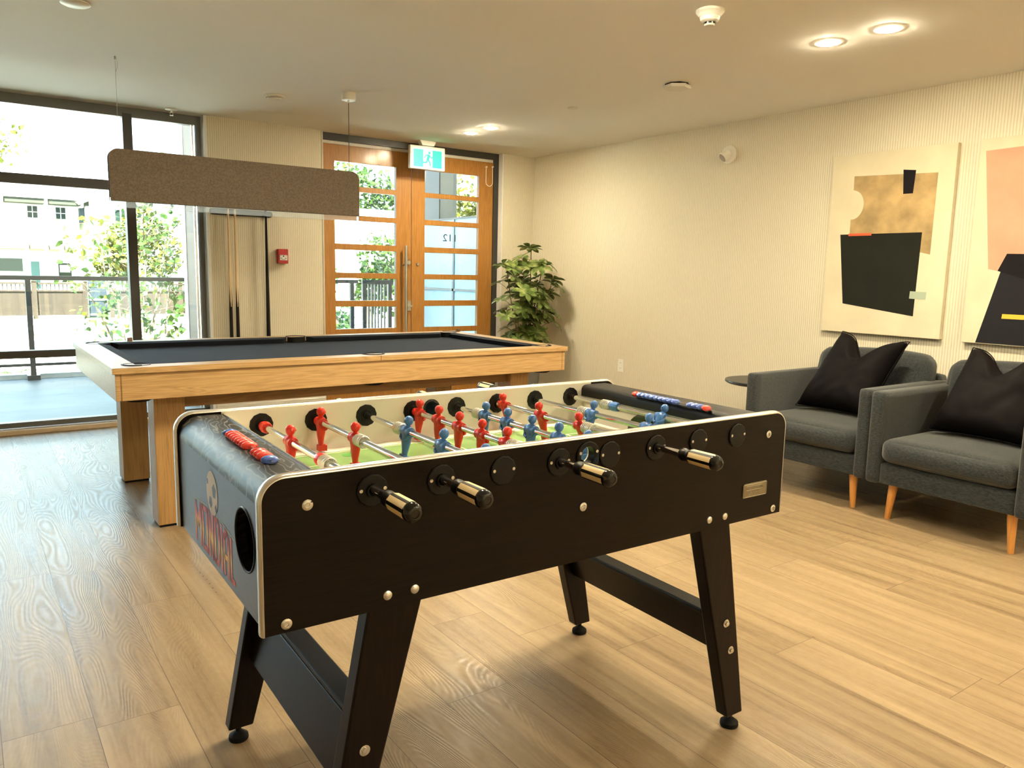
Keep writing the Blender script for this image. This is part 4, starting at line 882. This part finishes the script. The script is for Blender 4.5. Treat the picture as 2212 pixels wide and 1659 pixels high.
# wing wall beside the window
ww = sempty('wall_wing_left', (0, 0, 0))
MB().box(1.69, 2.0, 6.80, 7.44, -.1, 2.75).build('tiled_pier', bricks('brown_tiles', (.115, .07, .04), (.14, .09, .052), (.08, .05, .03), 1.4, .92, .003, 'yz', .6), ww, smooth=0)
MB().box(1.685, 2.0, 7.44, 7.56, -.1, 2.75).build('end_cap', 'white', ww, smooth=0)
ws = sempty('wall_wing_right', (0, 0, 0))
MB().box(5.2, 5.25, 8.65, 9.42, -.1, 4.2).build('taupe_wall', mat('taupe_render', (.085, .075, .055), .85, var=.05), ws, smooth=0)
MB().box(5.19, 5.2, 8.99, 9.36, -.1, 3.0).build('dark_opening', mat('dark_shutter', (.014, .016, .018), .5), ws, smooth=0)
# railing along the patio edge
rl = thing('patio_railing', 'dark metal patio railing with glass infill seen through the big window', 'railing', (0, 9.84, 0))
MB().box(XL-3, 4.42, -.02, .02, 1.052, 1.10).build('top_rail', 'alu', rl, smooth=0, bevel=.004)
MB().box(XL-3, 4.42, -.012, .012, .120, .150).build('bottom_rail', 'alu', rl, smooth=0)
for x in (-3.9, -2.4, -.9, .60, 2.25, 3.35, 4.33):
    o = MB().box(x-.026, x+.026, -.026, .026, -.03, 1.055).build('post', 'alu', rl, smooth=0, bevel=.003); MB().box(x-.06, x+.06, -.055, .055, -.03, .024).build('base_plate', 'alu', o, smooth=0)
gi = glass('railing_glass', (.93, .97, .96), .06)
for x in (-3.9, -2.4, -.9, .60, 2.25, 3.35):
    wd = {.60: 1.65, 2.25: 1.1, 3.35: 1.05}.get(x, 1.5); MB().box(x+.03, x+wd-.03, -.004, .004, .16, 1.05).build('glass_panel', gi, rl, smooth=0)
gt = thing('picket_gate', 'dark metal picket gate at the patio end seen through the left door', 'gate', (4.48, 9.84, 0))
MB().box(0, .46, -.02, .02, 1.045, 1.10).build('top_rail', 'alu', gt, smooth=0); MB().box(0, .46, -.015, .015, .02, .07).build('bottom_rail', 'alu', gt, smooth=0)
MB().box(0, .055, -.025, .025, -.03, 1.05).build('post', 'alu', gt, smooth=0); MB().box(.385, .44, -.025, .025, -.03, 1.05).build('post', 'alu', gt, smooth=0)
for k in range(6): MB().box(.085+.048*k, .107+.048*k, -.01, .01, .06, 1.05).build('picket', 'alug', gt, smooth=0)
fs = thing('frosted_screen', 'pale blue frosted glass privacy screen outside the right door', 'glass screen', (5.0, 0, 0))
fg = glass('frosted_film', (.72, .90, 1), .05, .25, .93, (.60, .84, .98))
MB().box(-.006, .006, 7.2, 9.4, .02, 1.87).build('frosted_pane', fg, fs, smooth=0)
MB().box(-.015, .015, 7.2, 9.4, 1.868, 1.892).build('top_rail', 'alu', fs, smooth=0); MB().box(-.02, .02, 7.2, 9.4, 1.0, 1.03).build('mid_rail', 'alug', fs, smooth=0)
for y in (7.2, 8.28, 9.38): MB().box(-.02, .02, y-.02, y+.02, -.03, 1.87).build('post', 'alug', fs, smooth=0)
# cedar fence across the street, every board panel between posts
random.seed(8)
def fencemat(name, c1, c2):
    m, nt, p = nodes(name); tc = N(nt, 'ShaderNodeTexCoord'); sp = N(nt, 'ShaderNodeSeparateXYZ'); L(nt, tc.outputs['Object'], sp.inputs[0])
    n = N(nt, 'ShaderNodeTexNoise', i_Scale=1.0, i_Detail=5.0); L(nt, coords(nt, (7, 7, .8)), n.inputs['Vector'])
    wn = N(nt, 'ShaderNodeTexWhiteNoise', noise_dimensions='1D'); L(nt, mth(nt, 'FLOOR', mth(nt, 'MULTIPLY', sp.outputs[0], v=6.6)), wn.inputs['W'])
    a = mth(nt, 'ADD', mth(nt, 'MULTIPLY', n.outputs[0], v=.7), mth(nt, 'MULTIPLY', wn.outputs[0], v=.35)); L(nt, ramp(nt, a, [(.3, c1), (.75, c2)]), p.inputs['Base Color']); p.inputs['Roughness'].default_value = .8; return m
M['cedar'] = fencemat('cedar_boards', (.020, .0095, .0042), (.040, .0225, .012)); M['kerb'] = mat('plinth_concrete', (.10, .11, .105), .9)
posts = [-9.5, -6.6, -3.7, -.6, 2.45, 4.32]
def fence(xs, label):
    t = thing('cedar_fence', label, 'fence', (0, 38, -1.1), 0, 'cedar fences across the street')
    for x in xs:
        MB().box(x, x+.17, -.08, .08, 0, 1.58).box(x-.02, x+.19, -.10, .10, 1.58, 1.61).build('fence_post', 'cedar', t, smooth=0)
    for a, b_ in zip(xs, xs[1:]):
        MB().box(a+.17, b_, -.02, .02, .16, 1.16).build('board_panel', 'cedar', t, smooth=0); MB().box(a+.17, b_, -.05, .05, 1.16, 1.22).build('middle_rail', 'cedar', t, smooth=0); MB().box(a+.17, b_, -.05, .05, 1.46, 1.53).build('top_rail', 'cedar', t, smooth=0)
        lt = MB(); k = a+.22
        while k < b_-.05: lt.box(k, k+.035, -.015, .015, 1.22, 1.46); k += .15
        lt.build('lattice', 'cedar', t, smooth=0)['kind'] = 'stuff'
        MB().box(a+.17, b_, -.12, .12, 0, .16).build('plinth', 'kerb', t, smooth=0)
fence(posts, 'brown cedar fence with lattice top across the street, left of the dark gate')
fence([5.345, 8.2, 11.0, 13.8, 16.6], 'brown cedar fence across the street, right of the dark gate')
gg = thing('garden_gate', 'dark grey panelled garden gate in the cedar fence across the street', 'gate', (4.92, 38.05, -1.08))
MB().box(-.385, .385, -.03, .03, .04, 1.66).build('gate_leaf', mat('slate_gate', (.014, .02, .03), .5), gg, smooth=0)
for z in (.1, .75, 1.35): MB().box(-.385, .385, -.05, -.03, z, z+.10).build('gate_rail', 'alug', gg, smooth=0)
# white house across the street
M['siding'] = mat('white_siding', (.86, .86, .83), .8); M['gwin'] = mat('green_window_glass', (.012, .022, .016), .3, spec=.2); M['soffit'] = mat('soffit_olive', (.025, .028, .018), .8); M['teal'] = mat('teal_door', (.06, .14, .15), .5); M['hblue'] = mat('slate_shingle', (.045, .06, .08), .8)
M['roofw'] = mat('pale_roof', (.80, .80, .78), .8, var=.04, vscale=2)
def house(): 
    t = thing('white_house', 'white two storey house with small green windows across the street', 'house', (0, 50, -1.1))
    g = 1.1
    MB().box(-9, 5.70, 0, 9, 0, 4.62+g).build('wall', 'siding', t, smooth=0)
    MB().box(5.70, 16, 1.6, 9, 0, 4.3+g).build('side_wall', 'siding', t, smooth=0)
    MB().prism([[(-1.1, 4.66+g), (-1.1, 4.80+g), (5.2, 9.2+g), (10.3, 4.8+g), (10.3, 4.66+g)]], 'x', -9.4, 6.25).build('roof', 'roofw', t, smooth=0)
    MB().box(-9.2, 6.1, -1.05, .0, 4.40+g, 4.655+g).build('soffit', 'soffit', t, smooth=0)
    for x in (1.15, 2.0+.0, 4.0, 5.70): MB().box(x, x+.14, -1.12, -.0, 4.30+g, 4.72+g).build('eave_bracket', 'siding', t, smooth=0)
    for x0, x1 in ((3.24, 3.74), (4.57, 5.07)):
        f = MB().box(x0-.08, x1+.08, -.05, .02, 3.58+g, 4.38+g).build('window_trim', 'siding', t, smooth=0)
        for a in (0, 1):
            for c_ in (0, 1):
                xx = x0+.02+a*(x1-x0)/2; zz = 3.67+g+c_*.33; MB().box(xx, xx+.21, -.06, -.05, zz, zz+.29).build('pane', 'gwin', f, smooth=0)
    MB().box(-9.2, 5.9, -.9, 0, 1.98+g, 2.26+g).build('porch_fascia', mat('fascia_tan', (.11, .09, .05), .8), t, smooth=0)
    for x in (3.0, 3.9, 4.62, 5.5): MB().box(x, x+.16, -.98, .0, 1.9+g, 2.3+g).build('porch_bracket', 'siding', t, smooth=0)
    MB().box(-1.5, 2.88, -.03, .01, .78+g, 1.46+g).build('garage_window', mat('grey_glass', (.045, .055, .045), .4), t, smooth=0)
    MB().box(3.26, 3.66, -.03, .01, -.2+g, 1.32+g).build('front_door', 'teal', t, smooth=0)
    f = MB().box(4.56, 5.18, -.05, .01, .22+g, 1.26+g).build('ground_window', 'gwin', t, smooth=0)
    MB().box(4.62, 5.12, -.06, -.05, .76+g, 1.16+g).build('window_blind', 'siding', f, smooth=0)
    MB().box(5.71, 6.3, -.4, 1.6, 3.55+g, 4.62+g).build('slate_bay', 'hblue', t, smooth=0)
    # steep gable on the right
    MB().prism([[(5.95, 3.2+g), (8.9, 3.2+g), (8.9, 5.9+g), (7.9, 6.6+g), (5.95, 4.55+g)]], 'y', -1.0, 4).build('gable_wall', 'siding', t, smooth=0)
    MB().prism([[(5.45, 4.55+g), (5.6, 4.42+g), (8.6, 5.95+g), (8.6, 6.2+g)]], 'y', -1.5, 4).build('gable_roof', 'roofw', t, smooth=0)
    f = MB().box(7.32, 8.0, -1.06, -1.0, 3.35+g, 4.35+g).build('gable_window_trim', 'siding', t, smooth=0)
    for x in (7.38, 7.70): MB().box(x, x+.24, -1.08, -1.06, 3.42+g, 4.28+g).build('pane', 'gwin', f, smooth=0)
    f = MB().box(3.6, 4.72, .8, 2.2, 5.9+g, 6.75+g).build('roof_dormer', 'roofw', t, smooth=0)
    MB().box(3.60, 4.72, .76, .80, 6.62+g, 6.70+g).box(3.60, 4.72, .76, .8, 6.48+g, 6.54+g).build('dormer_rail', 'teal', f, smooth=0)
house()
def plain_house(name, x, y, wx, wy, h, rh, label, col='siding'):
    t = thing(name, label, 'house', (x, y, -1.1)); MB().box(-wx/2, wx/2, 0, wy, 0, h).build('wall', col, t, smooth=0)
    MB().prism([[(-.6, h), (wy/2, h+rh), (wy+.6, h)]], 'x', -wx/2-.5, wx/2+.5).build('roof', 'roofw', t, smooth=0)
    f = MB().box(-wx*.2, wx*.05, -.04, 0, h*.45, h*.75).build('window', 'gwin', t, smooth=0)
    return t
plain_house('pale_bungalow', 12.6, 25.5, 4.6, 6, 3.5, 1.2, 'pale low house with shallow roof seen through the left door')
# foliage: leaf blades scattered on branches
def blades(b, c, n, rad, size, seed, squash=(1, 1, 1), shell=.3):
    random.seed(seed)
    for _ in range(n):
        d = Vector((random.gauss(0, 1), random.gauss(0, 1), random.gauss(0, 1))).normalized(); q = rad*(shell+(1-shell)*random.random()**.5)
        p = Vector(c)+Vector((d.x*q*squash[0], d.y*q*squash[1], d.z*q*squash[2])); leafq(b, p, size*random.uniform(.6, 1.3))
def leafq(b, p, s):
    a = Vector((random.gauss(0, 1), random.gauss(0, 1), random.gauss(0, .6)-.3)).normalized(); c = a.orthogonal().normalized()
    c.rotate(Matrix.Rotation(random.uniform(-.8, .8), 3, a)); w = s*.36
    V = [b.v(p), b.v(p+a*s*.35+c*w), b.v(p+a*s*.75+c*w*.7), b.v(p+a*s*1.15), b.v(p+a*s*.75-c*w*.7), b.v(p+a*s*.35-c*w)]; b.f(V)
def branchy(name, label, cat, base_, stems_, mleaf, nleaf, size, group=None, r0=.014, spread=.16, seed=1):
    t = thing(name, label, cat, base_, 0, group); random.seed(seed); bs, bl_ = MB(), MB()
    for pts in stems_:
        P = [Vector(q)-Vector(base_) for q in pts]; bs.tube(P, [r0*(1-.75*k/(len(P)-1)) for k in range(len(P))], 6)
        tot = int(nleaf*len(P)/4)
        for _ in range(tot):
            k = random.randrange(len(P)-1); q = P[k].lerp(P[k+1], random.random())
            if q.z < .25*P[-1].z and random.random() < .6: continue
            o = q+Vector((random.gauss(0, spread), random.gauss(0, spread), random.gauss(0, spread*.8)))
            if random.random() < .3: bs.tube([q, o], [.003, .0015], 4)
            for _ in range(3): leafq(bl_, o+Vector((random.gauss(0, .03), random.gauss(0, .03), random.gauss(0, .03))), size*random.uniform(.6, 1.25))
    bs.build('stems', 'twig', t); bl_.build('foliage', mleaf, t, smooth=0); return t
branchy('young_tree', 'young multi stem tree with light green leaves just outside the big window', 'tree', (1.95, 11.2, -.15),
    [[(1.96, 11.2, -.15), (1.965, 11.2, .6), (2.02, 11.2, 1.1), (2.01, 11.2, 1.56), (2.03, 11.2, 2.1), (2.0, 11.2, 2.8)], [(2.01, 11.2, 1.56), (2.12, 11.2, 1.75), (2.18, 11.25, 2.15), (2.2, 11.3, 2.7)], [(2.01, 11.2, 1.5), (2.25, 11.15, 1.62), (2.47, 11.1, 1.82), (2.7, 11.1, 2.1)],
     [(1.80, 11.2, -.15), (1.72, 11.2, .35), (1.65, 11.2, .9), (1.56, 11.2, 1.4)], [(1.68, 11.15, -.15), (1.57, 11.15, .3), (1.42, 11.1, .66), (1.25, 11.1, 1.05), (1.1, 11.1, 1.3)], [(2.2, 11.2, -.15), (2.24, 11.2, .5), (2.30, 11.2, .95), (2.42, 11.25, 1.4)],
     [(2.0, 11.2, .3), (2.15, 11.2, .7), (2.22, 11.2, 1.0), (2.5, 11.3, 1.25)], [(1.98, 11.2, .2), (2.3, 11.1, .35), (2.5, 11.1, .45)]], 'shrub', 34, .085, seed=4)
branchy('yellow_leaf_tree', 'thin tree with yellow green leaves at the upper left of the window', 'tree', (.18, 12.4, -.2),
    [[(.18, 12.4, -.2), (.14, 12.4, 1.5), (.20, 12.4, 2.7), (.42, 12.4, 3.2)], [(.20, 12.4, 2.6), (.5, 12.4, 2.75), (.80, 12.4, 2.95)], [(.19, 12.4, 2.9), (.40, 12.4, 3.6), (.45, 12.4, 4.2)], [(.2, 12.4, 2.5), (.55, 12.4, 2.6), (.85, 12.4, 2.85)]], 'yleaf', 20, .08, spread=.12, seed=9)
branchy('leafy_shrub', 'yellow green shrub growing behind the young tree by the railing', 'shrub', (1.75, 12.6, -.2),
    [[(1.75, 12.6, -.2), (1.75, 12.6, .8), (1.70, 12.6, 1.5), (1.65, 12.6, 2.0)], [(2.3, 12.6, -.2), (2.4, 12.6, .8), (2.55, 12.6, 1.5), (2.6, 12.6, 2.2)], [(2.0, 12.6, -.2), (2.05, 12.6, .9), (2.1, 12.6, 1.6)]], 'yleaf', 55, .09, spread=.26, seed=12)
def fern(x, y, label, seed):
    t = thing('fern', label, 'fern', (x, y, -.13), 0, 'ferns behind the patio railing'); random.seed(seed); b = MB(); bs = MB()
    for k in range(6):
        a = random.uniform(0, 2*pi); ln = random.uniform(.3, .42); P = [Vector((cos(a)*ln*s_, sin(a)*ln*.5*s_, .36*s_-.34*s_*s_*(.9))) for s_ in [i/10 for i in range(11)]]; bs.tube(P, .0025, 4)
        for i in range(2, 11):
            w = .075*(1-i/11); side = Vector((-sin(a), cos(a), 0))
            for sg in (1, -1): V = [b.v(P[i]), b.v(P[i]+side*sg*w+Vector((0, 0, .01))), b.v(P[i-1])]; b.f(V)
    bs.build('stalks', 'twig', t); b.build('fronds', 'shrub', t, smooth=0)
fern(.22, 10.5, 'low green fern at the left edge behind the railing', 1); fern(.82, 10.5, 'fern behind the railing in front of the pool table corner', 2); fern(1.42, 10.75, 'fern behind the railing partly hidden by the pool table corner', 5); fern(.42, 10.7, 'upright green fern just left of the railing post', 7)
def tree(name, label, x, y, z0, hgt, crowns, mleaf, n, size, seed, group='trees beyond the patio'):
    t = thing(name, label, 'tree', (x, y, z0), 0, group); MB().tube([(0, 0, 0), (.05, 0, hgt*.4), (0, 0, hgt*.75)], [.16, .12, .05], 8).build('trunk', 'twig', t); b = MB()
    for i, (dx, dy, dz, r_) in enumerate(crowns): blades(b, (dx, dy, dz), n, r_, size, seed+i, shell=.35)
    b.build('crown', mleaf, t, smooth=0)
tree('leafy_tree', 'big leafy tree seen through the upper panes of the left door', 6.55, 16.2, -1.1, 5.5, [(-.35, 0, 4.6, .9), (-.9, .3, 5.5, .9), (-1.0, 0, 3.6, .7)], 'yleaf', 330, .15, 20)
tree('leafy_tree', 'rounded green tree behind the picket gate seen through the left door', 8.15, 17.5, -1.1, 3.4, [(.35, 0, 2.6, .7), (.55, 0, 1.9, .75), (.1, 0, 1.8, .5)], 'shrub', 500, .13, 30)
tree('leafy_tree', 'small green shrub low behind the railing seen through the left door', 5.0, 12.2, -.2, 1.2, [(0, 0, .55, .38), (-.15, 0, 1.3, .25)], 'shrub', 350, .09, 40)
tree('leafy_tree', 'hazy green tree beyond the taupe wall seen through the right door', 14.5, 22.5, -1.1, 7, [(0, 0, 5.2, 1.7), (.8, 0, 3.7, 1.5), (-.5, 0, 4.0, 1.0)], 'yleaf', 700, .2, 50)
tree('leafy_tree', 'tall tree with yellow leaves beyond the pale low house', 15.2, 34, -1.1, 7, [(0, 0, 5.6, 1.9), (1.5, 0, 5.0, 1.6), (-1.9, 0, 5.2, 1.5)], 'shrub', 700, .28, 60)
tree('street_tree', 'yellow green garden tree in front of the white house', 6.9, 43, -1.1, 4.5, [(0, 0, 3.4, 1.1), (-.6, 0, 2.5, .9), (.9, 0, 4.2, 1.1), (1.6, 0, 3.0, 1.2)], 'yleaf', 600, .22, 70)
